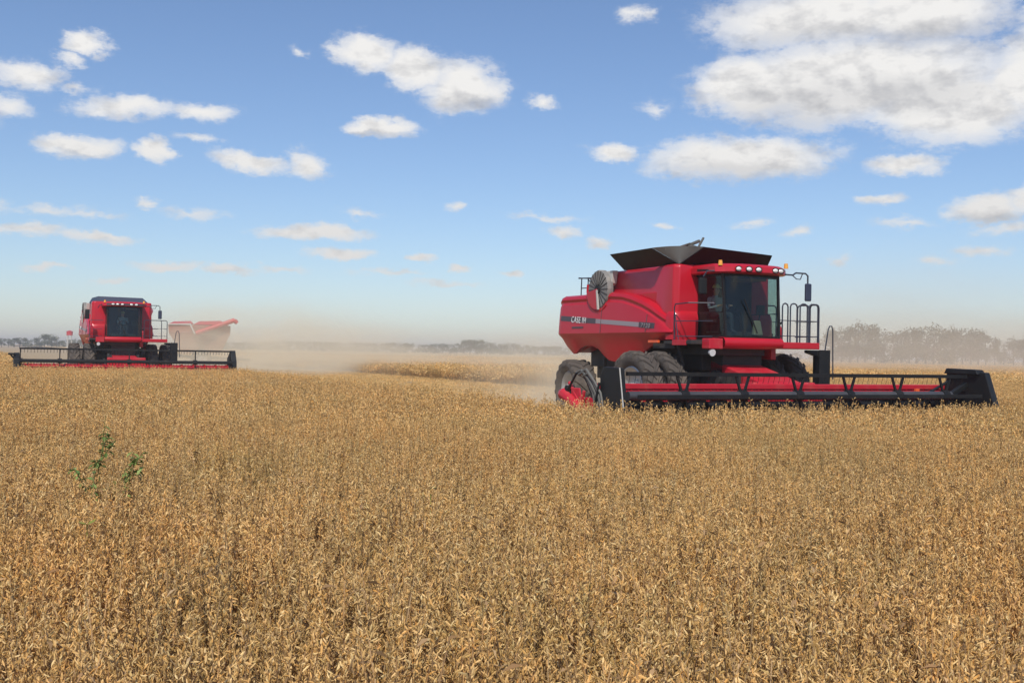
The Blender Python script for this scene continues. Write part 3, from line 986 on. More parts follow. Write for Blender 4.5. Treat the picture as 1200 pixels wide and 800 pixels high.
    r.build('rear_railing', M['rail'], root, smooth=True)
    ex_ = MB().tube([(-8.2, .9, 3.5), (-8.2, .9, 4.15), (-8.35, .9, 4.25)], .07, 10); ex_.build('exhaust_pipe', M['black'], root, smooth=True)
    # unloading auger folded along the left side
    ua = MB(); ua.tube([(-4.9, 1.45, 3.3), (-5.0, 1.62, 3.78), (-5.3, 1.70, 3.85), (-9.6, 1.62, 3.75)], .16, 14); ua.build('unloading_auger', red, root, smooth=True)
    # --- cab
    cb = MB()
    xr, xf0, xf1, w0 = -3.68, -2.30, -2.42, .84
    post = .035
    zb, zt = 2.36, 3.95
    for sg in (-1, 1):
        cb.bar((xf0, sg * w0, zb), (xf1, sg * (w0 + .03), zt), .06, .06)
        cb.bar((xr + .03, sg * (w0 + .02), zb), (xr + .03, sg * (w0 + .03), zt), .09, .07)
        cb.bar((xr, sg * (w0 + .01), zb), (xf0, sg * w0, zb), .07, .07)
        cb.bar((xr, sg * (w0 + .03), zt), (xf1, sg * (w0 + .03), zt), .07, .09)
        cb.bar((xr, sg * (w0 + .02), 2.98), (xf0 - .05, sg * (w0 + .02), 2.98), .022, .022)
    cb.bar((xf0, -w0, zb), (xf0, w0, zb), .06, .06); cb.bar((xf1, -w0, zt - .02), (xf1, w0, zt - .02), .07, .12)
    cb.build('cab_frame', M['plastic'], root, bevel=.006)
    inn = MB()
    inn.box(-3.49, -3.44, -w0, w0, zb, zt); inn.box(xr, xf0, -w0, w0, zb - .06, zb + .02); inn.box(xr, xf1, -w0, w0, zt - .04, zt + .02)
    inn.build('cab_interior', M['inside'], root)
    # glass
    gp = MB(); rows = []
    for i in range(9):
        y = -w0 + .035 + (2 * w0 - .07) * i / 8; bow = .10 * (1 - (y / w0) ** 2)
        rows.append([(xf0 + bow, y, zb + .03), (xf1 + bow + .0, y, zt - .05)])
    gp.grid(rows); gp.build('windscreen', M['glass'], root, smooth=True)
    for sg in (-1, 1):
        MB().add([(xr + .07, sg * (w0 + .012), zb + .04), (xf0 - .03, sg * w0, zb + .04), (xf1 - .03, sg * (w0 + .02), zt - .05), (xr + .07, sg * (w0 + .02), zt - .05)], [(0, 1, 2, 3)]).build('side_window', M['glass'], root)
    MB().bar((xf0 + .12, .05, zb + .1), (xf0 + .10, -.35, zb + .95), .015, .03).build('wiper', M['black'], root)
    # roof with a curved visor
    rf = MB()
    nR = 12; outline = []
    for i in range(nR + 1):
        y = -1.12 + 2.24 * i / nR; k = abs(y) / 1.12
        outline.append((-2.02 - .38 * k ** 3.2, y))
    def ring(z, gx, gy, back): return [(x + gx, y * gy, z) for x, y in outline] + [(back, 1.06 * gy, z), (back, -1.06 * gy, z)]
    lv = [ring(3.955, -.07, .97, -3.8), ring(3.985, 0, 1, -3.85), ring(4.12, -.02, 1, -3.85), ring(4.185, -.10, .95, -3.8), ring(4.21, -.3, .86, -3.7)]
    kk = len(lv[0])
    rf.add([p for l in lv for p in l], [(a * kk + i, a * kk + (i + 1) % kk, (a + 1) * kk + (i + 1) % kk, (a + 1) * kk + i) for a in range(len(lv) - 1) for i in range(kk)] + [tuple(range(kk))[::-1], tuple(range(4 * kk, 5 * kk))])
    roof = rf.build('cab_roof', red, root, smooth=True, angle=35)
    vb = MB()
    for i in range(nR):
        (xa, ya), (xb, yb) = outline[i], outline[i + 1]
        if .95 < abs(ya + yb) / 2: continue
        vb.add([(xa + .004, ya, 4.0), (xb + .004, yb, 4.0), (xb - .006, yb, 4.11), (xa - .006, ya, 4.11)], [(0, 1, 2, 3)])
    vb.build('light_bar', M['decal_dark'] if not near else M['red'], roof)
    for y in ([-.64, -.36, -.07, .48, .70] if near else [-.62, -.40, -.16, .30, .55]):
        k = abs(y) / 1.12; x = -2.02 - .38 * k ** 3.2
        lm = MB(); rows = []
        for j in range(4):
            a = j / 3 * math.pi / 2; q = math.cos(a)
            rows.append([(x + .005 + .035 * math.sin(a), y + .085 * q * math.cos(t * math.pi / 8), 4.055 + .055 * q * math.sin(t * math.pi / 8)) for t in range(17)])
        lm.grid(rows); l = lm.build('work_light', M['lens'], roof, smooth=True)
        bz = MB(); bz.tube([(x + .012, y + .095 * math.cos(t * math.pi / 10), 4.055 + .064 * math.sin(t * math.pi / 10)) for t in range(20)], .012, 6, closed=True); bz.build('lamp_bezel', M['black'], l, smooth=True)
    for y, x in ((-1.0, -2.35), (.95, -2.2)):
        b = MB(); b.cone((x, y, 4.14), (x, y, 4.27), .06, .045, 12); b.build('amber_beacon', M['amber'], roof, smooth=True)
    tr = MB().bar((-3.2, -1.09, 4.06), (-2.6, -1.1, 4.03), .02, .05); tr.build('roof_trim', M['black'], roof)
    # cab interior things
    st = MB(); st.box(-3.45, -2.98, -.28, .28, 2.72, 2.84); st.hexa([(-3.52, -.26, 2.8), (-3.40, -.26, 2.8), (-3.40, .26, 2.8), (-3.52, .26, 2.8)], [(-3.62, -.22, 3.55), (-3.52, -.22, 3.55), (-3.52, .22, 3.55), (-3.62, .22, 3.55)]); st.box(-3.4, -3.05, -.15, .15, 2.38, 2.72)
    st_ = st.build('driver_seat', M['cabin_grey'], root, bevel=.03); st_.location = (0, -.38 if near else 0, 0)
    sw = MB(); sw.bar((-2.62, 0, 2.38), (-2.78, 0, 3.0), .09, .09); sw.tube([(-2.80 + .06 * math.sin(t * math.pi / 10), .2 * math.cos(t * math.pi / 10), 3.03 + .17 * math.sin(t * math.pi / 10)) for t in range(20)], .014, 6, closed=True)
    sw.build('steering_wheel', M['plastic'], root, smooth=True)
    mo = MB(); mo.box(-2.66, -2.6, .38, .62, 2.95, 3.2); mo.bar((-2.75, .45, 2.4), (-2.64, .5, 3.0), .03, .03); mo.build('monitor', M['plastic'], root, bevel=.01)
    hl = MB(); hl.box(-3.3, -2.6, .12, .65, 3.82, 3.9); hl.build('roof_lining', M['beige'], root, bevel=.01)
    if near:
        cl_ = MB(); cl_.hexa([(-2.62, .2, 2.42), (-2.5, .2, 2.42), (-2.5, .5, 2.42), (-2.62, .5, 2.42)], [(-2.62, .25, 2.8), (-2.55, .25, 2.8), (-2.55, .45, 2.8), (-2.62, .45, 2.8)]); cl_.build('pale_bag', M['beige'], root, bevel=.03)
    # --- beam below the cab
    bm_ = MB(); rows = []
    for (y) in [-.98, -.9, -.4, 0, .4, .78, .84]:
        bow = .10 * (1 - (y / 1.0) ** 2)
        rows.append([(-2.45 + bow * .3, y, 2.08), (-2.22 + bow, y, 2.08), (-2.15 + bow, y, 2.14), (-2.14 + bow, y, 2.26), (-2.20 + bow, y, 2.33), (-2.45 + bow * .3, y, 2.355), (-2.6, y, 2.35)])
    bm_.grid(rows); bm_.box(-2.7, -2.4, -.95, .82, 2.06, 2.34)
    bm_.build('cab_beam', M['red'], root, smooth=True, angle=50)
    bx = MB().box(-2.5, -2.18, -1.42, -1.0, 2.05, 2.31); bx.build('beam_end_box', M['red2'], root, bevel=.02)
    dl = MB().cone((-2.3, -1.3, 1.97), (-2.2, -1.3, 1.95), .07, .09, 12); dl.build('lower_lamp', M['lens'], root, smooth=True)
    # right side step and rail
    rd = MB().box(-3.75, -2.5, -1.72, -.95, 2.16, 2.24).box(-4.4, -3.4, -1.62, -1.2, 2.05, 2.18).bar((-3.3, -1.6, 2.2), (-3.3, -1.4, 1.6), .06, .06)
    rd.build('side_step', M['frame'], root, bevel=.01)
    rd = MB().box(-3.35, -2.75, -1.735, -1.70, 2.13, 2.27); rd.build('step_guard', M['red2'], root, bevel=.008)
    rr = MB(); rr.tube([(-3.35, -1.66, 2.24), (-3.37, -1.66, 3.1), (-3.32, -1.66, 3.18), (-2.85, -1.60, 3.2), (-2.5, -1.05, 3.2)], .017, 6)
    rr.tube([(-3.36, -1.66, 2.75), (-2.5, -1.1, 2.75)], .013, 6); rr.tube([(-3.3, -1.66, 2.36), (-2.5, -1.1, 2.36)], .013, 6); rr.tube([(-3.36, -1.66, 3.0), (-3.16, -1.66, 2.24)], .013, 6)
    rr.build('right_railing', M['rail'], root, smooth=True)
    mk = MB().box(-4.45, -3.98, -1.75, -1.68, 2.19, 2.26); mk.build('marker_lamp', M['orange'], root, bevel=.01)
    # --- mirrors
    mi = MB().tube([(-2.35, -1.0, 4.0), (-2.55, -1.25, 4.0), (-2.62, -1.32, 3.85)], .02, 6)
    a_ = mi.build('mirror_arm', M['rail'], root, smooth=True)
    (MB().box(-2.70, -2.60, -1.42, -1.2, 3.42, 3.83) if near else MB().box(-2.70, -2.60, -1.95, -1.73, 3.25, 3.75)).build('mirror', M['plastic'], a_, bevel=.03)
    mi = MB().tube([(-2.3, .95, 4.0), (-2.35, 1.3, 4.0), (-2.35, 1.4, 4.06), (-2.35, 1.72, 4.06), (-2.35, 1.80, 4.0), (-2.35, 1.80, 3.8)], .022, 6)
    mi.tube([(-2.35, 1.28, 4.0), (-2.3, 1.38, 3.90), (-2.35, 1.55, 3.9), (-2.35, 1.62, 4.05)], .014, 6)
    a_ = mi.build('mirror_arm', M['rail'], root, smooth=True)
    MB().box(-2.38, -2.30, 1.71, 1.90, 3.34, 3.80).build('mirror', M['navy'], a_, bevel=.03)
    # --- left platform with hooped railing
    pf = MB().box(-3.7, -2.33, .86, 2.22, 2.09, 2.26); pf.box(-3.2, -2.6, .84, 1.0, 1.8, 2.1)
    pl = pf.build('platform', M['red'], root, bevel=.02)
    def hoop(x0, y0, x1, y1, z0=2.26, z1=3.26):
        m_ = MB(); r_ = .055
        d = Vector((x1 - x0, y1 - y0, 0)); L_ = d.length; d.normalize(); a = Vector((x0, y0, z0)); b = Vector((x1, y1, z0)); up = Vector((0, 0, 1)); hh = z1 - z0
        pts = [a, a + up * (hh - r_ * 1.6), a + up * (hh - r_ * .5) + d * r_ * .4, a + up * hh + d * r_ * 1.4, b + up * hh - d * r_ * 1.4, b + up * (hh - r_ * .5) - d * r_ * .4, b + up * (hh - r_ * 1.6), b]
        return m_.tube(pts, .02, 6)
    for (a) in [(-2.35, 1.0, -2.35, 2.19), (-2.35, 1.3, -2.35, 1.9)] if not near else [(-2.35, .98, -2.35, 1.16), (-2.35, 1.24, -2.35, 1.46), (-2.35, 1.56, -2.35, 1.80), (-2.35, 1.86, -2.35, 2.19), (-3.65, 1.0, -3.65, 1.35), (-3.65, 1.45, -3.65, 1.85), (-3.2, 2.2, -2.75, 2.2), (-2.7, 2.2, -2.4, 2.2)]:
        h = hoop(*a)
        cx, cy = (a[0] + a[2]) / 2, (a[1] + a[3]) / 2
        h.build('rail_hoop', M['rail'], pl, smooth=True)
    h = MB()
    for z in (2.82, 2.42):
        h.tube([(-2.34, .9, z), (-2.34, 2.19, z), (-3.3, 2.21, z)], .012, 6); h.tube([(-3.65, 1.0, z), (-3.65, 1.9, z)], .012, 6)
    h.build('mid_rail', M['rail'], pl, smooth=True)
    fe = MB(); fe.cone((-2.42, .93, 2.28), (-2.42, .93, 2.62), .075, .075, 14); fe.cone((-2.42, .93, 2.62), (-2.42, .93, 2.70), .075, .03, 14)
    f_ = fe.build('fire_extinguisher', M['red2'], pl, smooth=True)
    MB().bar((-2.42, .93, 2.70), (-2.36, .99, 2.78), .04, .05).build('valve', M['black'], f_)
    # ladder
    ld = MB()
    ld.box(-2.86, -2.81, 2.45, 2.80, 1.05, 2.06).box(-2.62, -2.57, 2.43, 2.80, .95, 2.08)
    for z in (1.2, 1.5, 1.8, 2.02): ld.box(-2.82, -2.61, 2.46, 2.78, z, z + .035)
    ld.box(-2.82, -2.61, 2.455, 2.48, 1.0, 2.04); ld.hexa([(-2.8, 2.1, 2.0), (-2.62, 2.1, 2.0), (-2.62, 2.46, 1.9), (-2.8, 2.46, 1.9)], [(-2.8, 2.1, 2.07), (-2.62, 2.1, 2.07), (-2.62, 2.46, 2.07), (-2.8, 2.46, 2.07)])
    lo_ = ld.build('ladder', M['plastic'], root, bevel=.02)
    hr_ = MB().tube([(-2.58, 2.62, 2.06), (-2.56, 2.70, 2.62), (-2.56, 2.75, 2.72), (-2.56, 2.82, 2.72), (-2.56, 2.86, 2.6), (-2.6, 2.92, 1.3)], .018, 6)
    hr_.build('ladder_handrail', M['rail'], lo_, smooth=True)
    # --- feeder house
    ft = 1.78 if near else 1.40
    fh = MB().hexa([(-3.4, -.62, 1.0), (-1.02, -.62, .42), (-1.02, .62, .42), (-3.4, .62, 1.0)], [(-3.2, -.62, ft), (-1.02, -.62, 1.22), (-1.02, .62, 1.22), (-3.2, .62, ft)])
    fh.box(-1.3, -1.03, -.95, .95, .42, 1.26)
    f_ = fh.build('feeder_house', M['red2'], root, bevel=.03)
    sh = MB()
    for sg in (-1, 1):
        sh.box(-2.9, -1.9, sg * .68 - .03, sg * .68 + .03, 1.0, 1.4)
        sh.cone((-2.8, sg * .70, 1.3), (-2.8, sg * .80, 1.3), .22, .22, 18)
        sh.tube([(-2.9, sg * .95, 1.2), (-1.15, sg * .95, .6)], .05, 8)
    sh.build('chain_guard', M['frame'], f_)
    # --- wheels
    for sg in (-1, 1):
        wheel(root, 'front_wheel', (-4.0, sg * 2.36, .98), .98, .52, 19, outside=sg)
        wheel(root, 'front_wheel', (-4.0, sg * 1.62, .98), .98, .52, 19, outside=sg)
        wheel(root, 'rear_wheel', (-8.65, sg * 1.55, .84), .84, .72, 17, steer=R(-6 if near else 0), outside=sg)
    ax_ = MB().cone((-4.0, -2.3, .98), (-4.0, 2.3, .98), .16, .16, 16).box(-4.3, -3.7, -1.25, 1.25, .8, 1.4); ax_.build('front_axle', M['frame'], root)
    ax_ = MB().bar((-8.65, -1.3, .84), (-8.65, 1.3, .84), .22, .26).box(-8.85, -8.45, -.3, .3, .9, 1.4); ax_.bar((-7.7, -1.1, 2.2), (-7.75, -1.1, .9), .09, .09).bar((-7.7, 1.1, 2.2), (-7.75, 1.1, .9), .09, .09)
    ax_.build('rear_axle', M['frame'], root)

    # --- header
    HW = 5.15
    hd = MB()
    ZT = 1.22 if near else .90
    hd.box(-1.0, -.93, -HW - .15, HW + .15, .35, ZT - .08)          # back sheet
    hd.box(-1.12, -.90, -HW - .15, HW + .15, ZT - .12, ZT)        # top beam
    hd.hexa([(-1.0, -HW - .15, .24), (.30, -HW - .15, .14), (.30, HW + .15, .14), (-1.0, HW + .15, .24)], [(-1.0, -HW - .15, .36), (.30, -HW - .15, .17), (.30, HW + .15, .17), (-1.0, HW + .15, .36)])
    header = hd.build('header', M['red2'], root, bevel=.015)
    kb = MB(); kb.box(.30, .38, -HW - .1, HW + .1, .13, .19)
    for i in range(136):
        y = -HW + (i + .5) * 2 * HW / 136
        kb.cone((.36, y, .16), (.50, y, .15), .022, .004, 5)
    kb.build('cutter_bar', M['red2'] if not near else M['steel'], header)
    au = MB(); au.cone((-.45, -HW, .62), (-.45, HW, .62), .22, .22, 18)
    for sg in (-1, 1):
        rows = []
        for i in range(190):
            a = i / 190 * 2 * math.pi * 7.5 * sg; y = sg * (HW - (HW - .8) * i / 190)
            rows.append([(-.45 + .21 * math.cos(a), y, .62 + .21 * math.sin(a)), (-.45 + .33 * math.cos(a), y, .62 + .33 * math.sin(a))])
        au.grid(rows)
    au.build('header_auger', M['black'] if near else M['red2'], header, smooth=True)
    ribs = MB()
    for i in range(52 if near else 40):
        y = -HW + .1 + i * (2 * HW - .2) / (51 if near else 39)
        ribs.box(-.93, -.915, y - .012, y + .012, .4, ZT - .13)
    ribs.build('back_sheet_ribs', M['red'], header)
    # reel
    zr = .985 if near else 1.06
    rr_ = .475 if near else .60
    rt = MB().cone((0, -HW + .03, zr), (0, HW - .75 if near else HW, zr), .10 if near else .085, .10 if near else .085, 20)
    reel = rt.build('reel_tube', M['tube'] if near else M['black'], header, smooth=True)
    angs = [90, 0, 180, 270]
    yend = 4.95 if near else HW
    for a in angs:
        a = R(a); cx, cz = rr_ * math.cos(a), zr + rr_ * math.sin(a)
        b = MB(); b.bar((cx, -HW, cz), (cx, yend, cz), .075, .085)
        n = int((yend + HW) / .15)
        tn = MB()
        for i in range(n):
            y = -HW + .08 + i * .15
            tn.tube([(cx, y, cz), (cx - .01, y, cz - .10), (cx - .05, y, cz - .20)], .0055 if near else .009, 4)
        b.add(tn.v, tn.f)
        b.build('reel_bat', M['black'], header)
    stations = [-3.68, -2.08, -.48, 1.06, 2.62, 4.2] if near else [-5.1, -3.3, 0, 3.3, 5.1]
    for y in stations:
        m_ = MB()
        for a in angs:
            a = R(a); d = Vector((math.cos(a), 0, math.sin(a)))
            base = Vector((0, y, zr)) + d * .07; tip = Vector((0, y, zr)) + d * rr_
            if near:
                m_.bar(base + Vector((0, -.05, 0)), tip + Vector((0, -.19, 0)), .055, .04, up=d.cross(Vector((0, 1, 0))))
                m_.bar(base + Vector((0, .05, 0)), tip + Vector((0, .19, 0)), .055, .04, up=d.cross(Vector((0, 1, 0))))
            else:
                m_.bar(base, tip, .05, .05)
        m_.cone((0, y - .10, zr), (0, y + .10, zr), .125, .125, 16)
        m_.build('reel_arm', M['black'], header)
    # end shields
    if near:
        m_ = MB().prism([(-.78, .72), (.16, .68), (.0, 1.585), (-.62, 1.60), (-.78, 1.38)], 'xz', -HW - .20, -HW - .06)
        m_.prism([(-1.05, .2), (.35, .12), (.16, .72), (-.8, .74)], 'xz', -HW - .165, -HW - .105)
        m_.bar((-.85, -HW - .3, .7), (-.72, -HW - .25, 1.25), .05, .05)
        e1 = m_.build('end_shield', M['plastic'], header, bevel=.015)
        MB().bar((.015, -HW - .19, 1.585), (.185, -HW - .19, .75), .022, .018, up=(1, 0, 0)).build('edge_trim', M['pale'], e1)
        m_ = MB().hexa([(-1.0, HW - .02, .25), (.92, HW - .02, .18), (.84, HW + .28, .18), (-1.0, HW + .26, .25)], [(-.78, HW - .02, 1.60), (.42, HW - .02, 1.57), (.38, HW + .20, 1.57), (-.78, HW + .22, 1.60)])
        m_.hexa([(-.80, HW - .12, 1.52), (.28, HW - .12, 1.52), (.28, HW + .2, 1.52), (-.80, HW + .2, 1.52)], [(-.74, HW - .10, 1.66), (.2, HW - .10, 1.64), (.2, HW + .16, 1.64), (-.74, HW + .16, 1.66)])
        m_.bar((-.6, HW - .1, 1.35), (-.6, HW - .95, .98), .10, .05).bar((-.1, HW - .1, 1.25), (0, HW - .75, .985), .12, .14)
        m_.build('end_shield', M['plastic'], header, bevel=.02)
        MB().box(-.42, -.36, HW - 1.55, HW - 1.42, 1.02, 1.14).build('orange_reflector', M['orange'], header)
    else:
        for sg in (-1, 1):
            m_ = MB().prism([(-1.0, .3), (.45, .2), (.3, 1.15), (-.1, 1.72 if sg > 0 else 1.45), (-.9, 1.3)], 'xz', sg * HW + (-.02 if sg > 0 else -.25), sg * HW + (.25 if sg > 0 else .02))
            if sg < 0: m_.box(-.3, .2, -HW - .5, -HW - .2, 1.33, 1.43).bar((0, -HW - .42, 1.38), (0, -HW - .1, 1.0), .08, .08)
            m_.build('end_shield', M['plastic'], header, bevel=.02)
        MB().box(.34, .42, -HW, HW, .62, .74).build('lower_bat_guard', M['red2'], header)
    for sg in (-1, 1):
        dv = MB().cone((.25, sg * (HW + .1), .42), (1.25, sg * (HW + .16), .12), .17, .03, 12)
        dv.build('crop_divider', M['red2'], header, smooth=True)
    if near:
        # red frame, arms and hoses behind the right end of the header
        sf = MB()
        sf.tube([(-2.22, -5.5, .93), (-2.1, -5.5, .94), (-1.75, -5.5, .80), (-1.2, -5.45, .52)], [.13, .16, .13, .11], 10)
        sf.hexa([(-1.85, -5.50, .70), (-1.35, -5.46, .55), (-1.35, -5.42, .55), (-1.85, -5.42, .70)], [(-1.82, -5.50, 1.10), (-1.5, -5.46, 1.10), (-1.5, -5.42, 1.10), (-1.82, -5.42, 1.10)])
        sf.bar((-1.98, -5.46, 1.22), (-1.4, -5.46, .70), .07, .07).bar((-1.4, -5.45, .7), (-1.3, -5.45, 1.05), .06, .08).box(-1.35, -1.0, -5.4, -5.2, .4, .9)
        s_ = sf.build('transport_frame', M['red2'], header, bevel=.03)
        MB().cone((-1.95, -5.56, 1.08), (-1.95, -5.35, 1.08), .07, .07, 12).box(-2.05, -1.8, -5.52, -5.45, .95, 1.02).build('cylinder_mount', M['black'], s_, bevel=.01)
        for k, (dx_, dz_, r_) in enumerate([(0, 0, .028), (.10, .02, .035), (.20, -.02, .04), (.32, .04, .035), (.42, -.04, .03)]):
            hs = MB().tube([(-2.0, -5.52, .85), (-1.85, -5.52, 1.12), (-1.62, -5.48, 1.42), (-1.42, -5.44, 1.46), (-1.2, -5.40, 1.20), (-1.0, -5.36, .80)] if k == 0 else
                           [(-1.72 + dx_, -5.46, 1.42 + dz_), (-1.52 + dx_, -5.46, 1.48 + dz_), (-1.32 + dx_, -5.42, 1.30 + dz_), (-1.12 + dx_, -5.38, 1.02), (-.98 + dx_, -5.36, .55)], r_, 8)
            hs.build('hydraulic_hose', M['black'] if k == 0 else M['hose'], header, smooth=True)
    return root


def local_to_world(origin, p):
    return (origin[0] + p[0] * UX + p[1] * VX, origin[1] + p[0] * UY + p[1] * VY, p[2])


combine('combine_harvester', O1, 'large red combine harvester at right with flared dark tank extensions and dual front tyres', 'near')
person_driver(local_to_world(O1, (-3.2, -.50, 2.85)), MYAW, 'driver in blue grey shirt and straw yellow cap seated in the near combine cab')
combine('combine_harvester', O2, 'red combine harvester farther away at left seen head on with dark blue tank cover', 'far')
person_driver(local_to_world(O2, (-3.22, 0, 2.85)), MYAW, 'driver seated in the dark cab of the farther combine')

# ------------------------------------------------------------------ grain cart in the dust behind the farther combine
M['dusty'] = mat('dust_coated_panel', (.36, .15, .11), .8, noise_amt=.3)


def grain_cart():
    D = 96.0
    root = empty('grain_cart', ((236 - 600) / FPX * D, D, 0), R(16))
    tag(root, 'red grain cart with raised diagonal auger half hidden by dust behind the farther combine', 'grain cart')
    h = MB()
    h.hexa([(-1.6, -1.0, 1.3), (1.6, -1.0, 1.3), (1.6, 1.0, 1.3), (-1.6, 1.0, 1.3)], [(-2.7, -1.6, 3.05), (2.4, -1.6, 3.05), (2.4, 1.6, 3.05), (-2.7, 1.6, 3.05)])
    h.hexa([(-2.7, -1.6, 3.05), (2.4, -1.6, 3.05), (2.4, 1.6, 3.05), (-2.7, 1.6, 3.05)], [(-2.75, -1.65, 3.75), (2.4, -1.65, 3.75), (2.4, 1.65, 3.75), (-2.75, 1.65, 3.75)])
    hp = h.build('hopper', M['dusty'], root, bevel=.03)
    r = MB()
    r.bar((-2.8, -1.7, 3.78), (-.9, -1.7, 3.84), .10, .10).bar((-2.8, 1.7, 3.8), (2.4, 1.7, 3.8), .1, .1)
    r.build('hopper_rim', M['pale'], hp)
    t = MB().hexa([(-2.8, -1.6, 3.8), (-.7, -1.6, 3.86), (-.7, 1.6, 3.86), (-2.8, 1.6, 3.8)], [(-2.3, -.4, 4.05), (-.9, -.4, 4.12), (-.9, .4, 4.12), (-2.3, .4, 4.05)])
    t.hexa([(-.7, -1.6, 3.8), (2.2, -1.6, 3.8), (2.2, 1.6, 3.8), (-.7, 1.6, 3.8)], [(-.2, -.4, 4.12), (1.6, -.4, 4.2), (1.6, .4, 4.2), (-.2, .4, 4.12)])
    t.build('heaped_cover', M['red2'], root)
    a = MB().tube([(-.45, -1.95, 3.05), (2.75, -2.0, 4.25)], .20, 14)
    a.cone((2.7, -2.0, 4.22), (2.95, -2.0, 4.0), .2, .17, 12)
    au = a.build('unloading_auger', M['red2'], root, smooth=True)
    MB().bar((-.55, -2.0, 3.0), (-.95, -1.85, 3.85), .14, .1).build('auger_brace', M['pale'], au)
    f = MB().bar((-2.2, 0, 1.1), (4.2, 0, .8), .2, .25).box(-.6, .6, -1.3, 1.3, .7, 1.3)
    f.build('frame', M['frame'], root)
    for s in (-1, 1):
        wheel(root, 'wheel', (0, s * 1.55, .85), .85, .6, 17, outside=s)


grain_cart()


def water_tower():
    D = 430.0
    root = empty('water_tower', ((81.5 - 600) / FPX * D, D, 0), .3)
    tag(root, 'small red topped tank on a pale stand rising above the left tree line', 'water tower')
    t = MB().cone((0, 0, 5.6), (0, 0, 7.1), 1.15, 1.2, 16).cone((0, 0, 7.1), (0, 0, 7.5), 1.3, .2, 16)
    t.build('tank', M['red2'], root, smooth=True)
    l = MB()
    for a in range(4):
        c_, s_ = math.cos(a * math.pi / 2 + .7), math.sin(a * math.pi / 2 + .7)
        l.bar((c_ * 1.2, s_ * 1.2, 0), (c_ * .9, s_ * .9, 5.6), .18, .18)
    for z in (2, 4):
        for a in range(4):
            p = [Vector((math.cos((a + k) * math.pi / 2 + .7), math.sin((a + k) * math.pi / 2 + .7), 0)) * 1.05 + Vector((0, 0, z)) for k in (0, 1)]
            l.bar(p[0], p[1], .1, .1)
    l.build('stand', M['pale'], root)


water_tower()

# ------------------------------------------------------------------ trees
def leaf_mat(name, stops):
    m = bpy.data.materials.new(name)
    m.use_nodes = True
    g = NG(m.node_tree); b = m.node_tree.nodes['Principled BSDF']
    geo = g.n('ShaderNodeNewGeometry'); oi = g.n('ShaderNodeObjectInfo')
    f = g.m('FRACT', g.m('MULTIPLY_ADD', oi.outputs['Random'], 3.7, geo.outputs['Random Per Island']))
    g.link(g.ramp(f, stops), b.inputs['Base Color'])
    b.inputs['Roughness'].default_value = .7
    return m


M['foliage'] = leaf_mat('tree_foliage', [(0, (.030, .045, .016)), (.5, (.055, .075, .028)), (1, (.09, .105, .045))])
M['bark'] = mat('bark', (.10, .075, .055), .9)
TREES = []


def make_tree(seed, hgt, wid):
    rnd = random.Random(seed)
    t = MB()
    lean = rnd.uniform(-.3, .3)
    t.tube([(0, 0, 0), (lean * .3, 0, hgt * .25), (lean, .1, hgt * .55), (lean * 1.2, 0, hgt * .8)], [.26, .2, .13, .05], 7)
    blobs = []
    for k in range(rnd.randint(9, 12)):
        a = rnd.uniform(0, 6.28); rr = rnd.uniform(.15, .5) * wid
        z = hgt * rnd.uniform(.16, .84); 
        c = Vector((rr * math.cos(a), rr * math.sin(a), z)); r0 = rnd.uniform(.16, .27) * wid
        blobs.append((c, r0, rnd.uniform(.6, .9)))
        t.tube([(lean * .5, 0, hgt * rnd.uniform(.2, .45)), (c.x * .6, c.y * .6, c.z * .8), tuple(c)], [.1, .06, .02], 5)
    blobs.append((Vector((lean, 0, hgt * .84)), .22 * wid, .8))
    cr = MB()
    for (c, r0, sq) in blobs:
        for k in range(100):
            d = Vector((rnd.gauss(0, 1), rnd.gauss(0, 1), rnd.gauss(0, 1))).normalized() * r0 * rnd.uniform(.35, 1.12)
            p = c + Vector((d.x, d.y, d.z * sq))
            s = rnd.uniform(.14, .34) * hgt / 8
            a = Vector((rnd.gauss(0, 1), rnd.gauss(0, 1), rnd.gauss(0, .6))).normalized() * s
            b = a.cross(Vector((rnd.gauss(0, 1), rnd.gauss(0, 1), rnd.gauss(0, 1)))).normalized() * s * .7
            cr.add([p - a, p + b, p + a, p - b], [(0, 1, 2, 3)])
    return t, cr


protos = []
for i, (h, w) in enumerate([(8, 7.5), (8, 9), (8, 6), (8, 8), (8, 10), (8, 7)]):
    t, cr = make_tree(50 + i, h, w)
    protos.append((t, cr))
cache = {}


def put_tree(i, x, y, h, wide, label, group):
    root = empty('tree', (x, y, 0), random.uniform(0, 6.28))
    if i not in cache:
        tr = protos[i][0].build('trunk', M['bark'], root, smooth=True); cr = protos[i][1].build('crown', M['foliage'], root)
        cache[i] = (tr, cr)
    else:
        for o in cache[i]:
            c = o.copy(); C.objects.link(c); c.parent = root
    k = h / 7.6
    root.scale = (k * wide, k * wide, k)
    tag(root, label, 'tree', group)


def profile(tab, x): return interp(tab, x)


rt = random.Random(5)
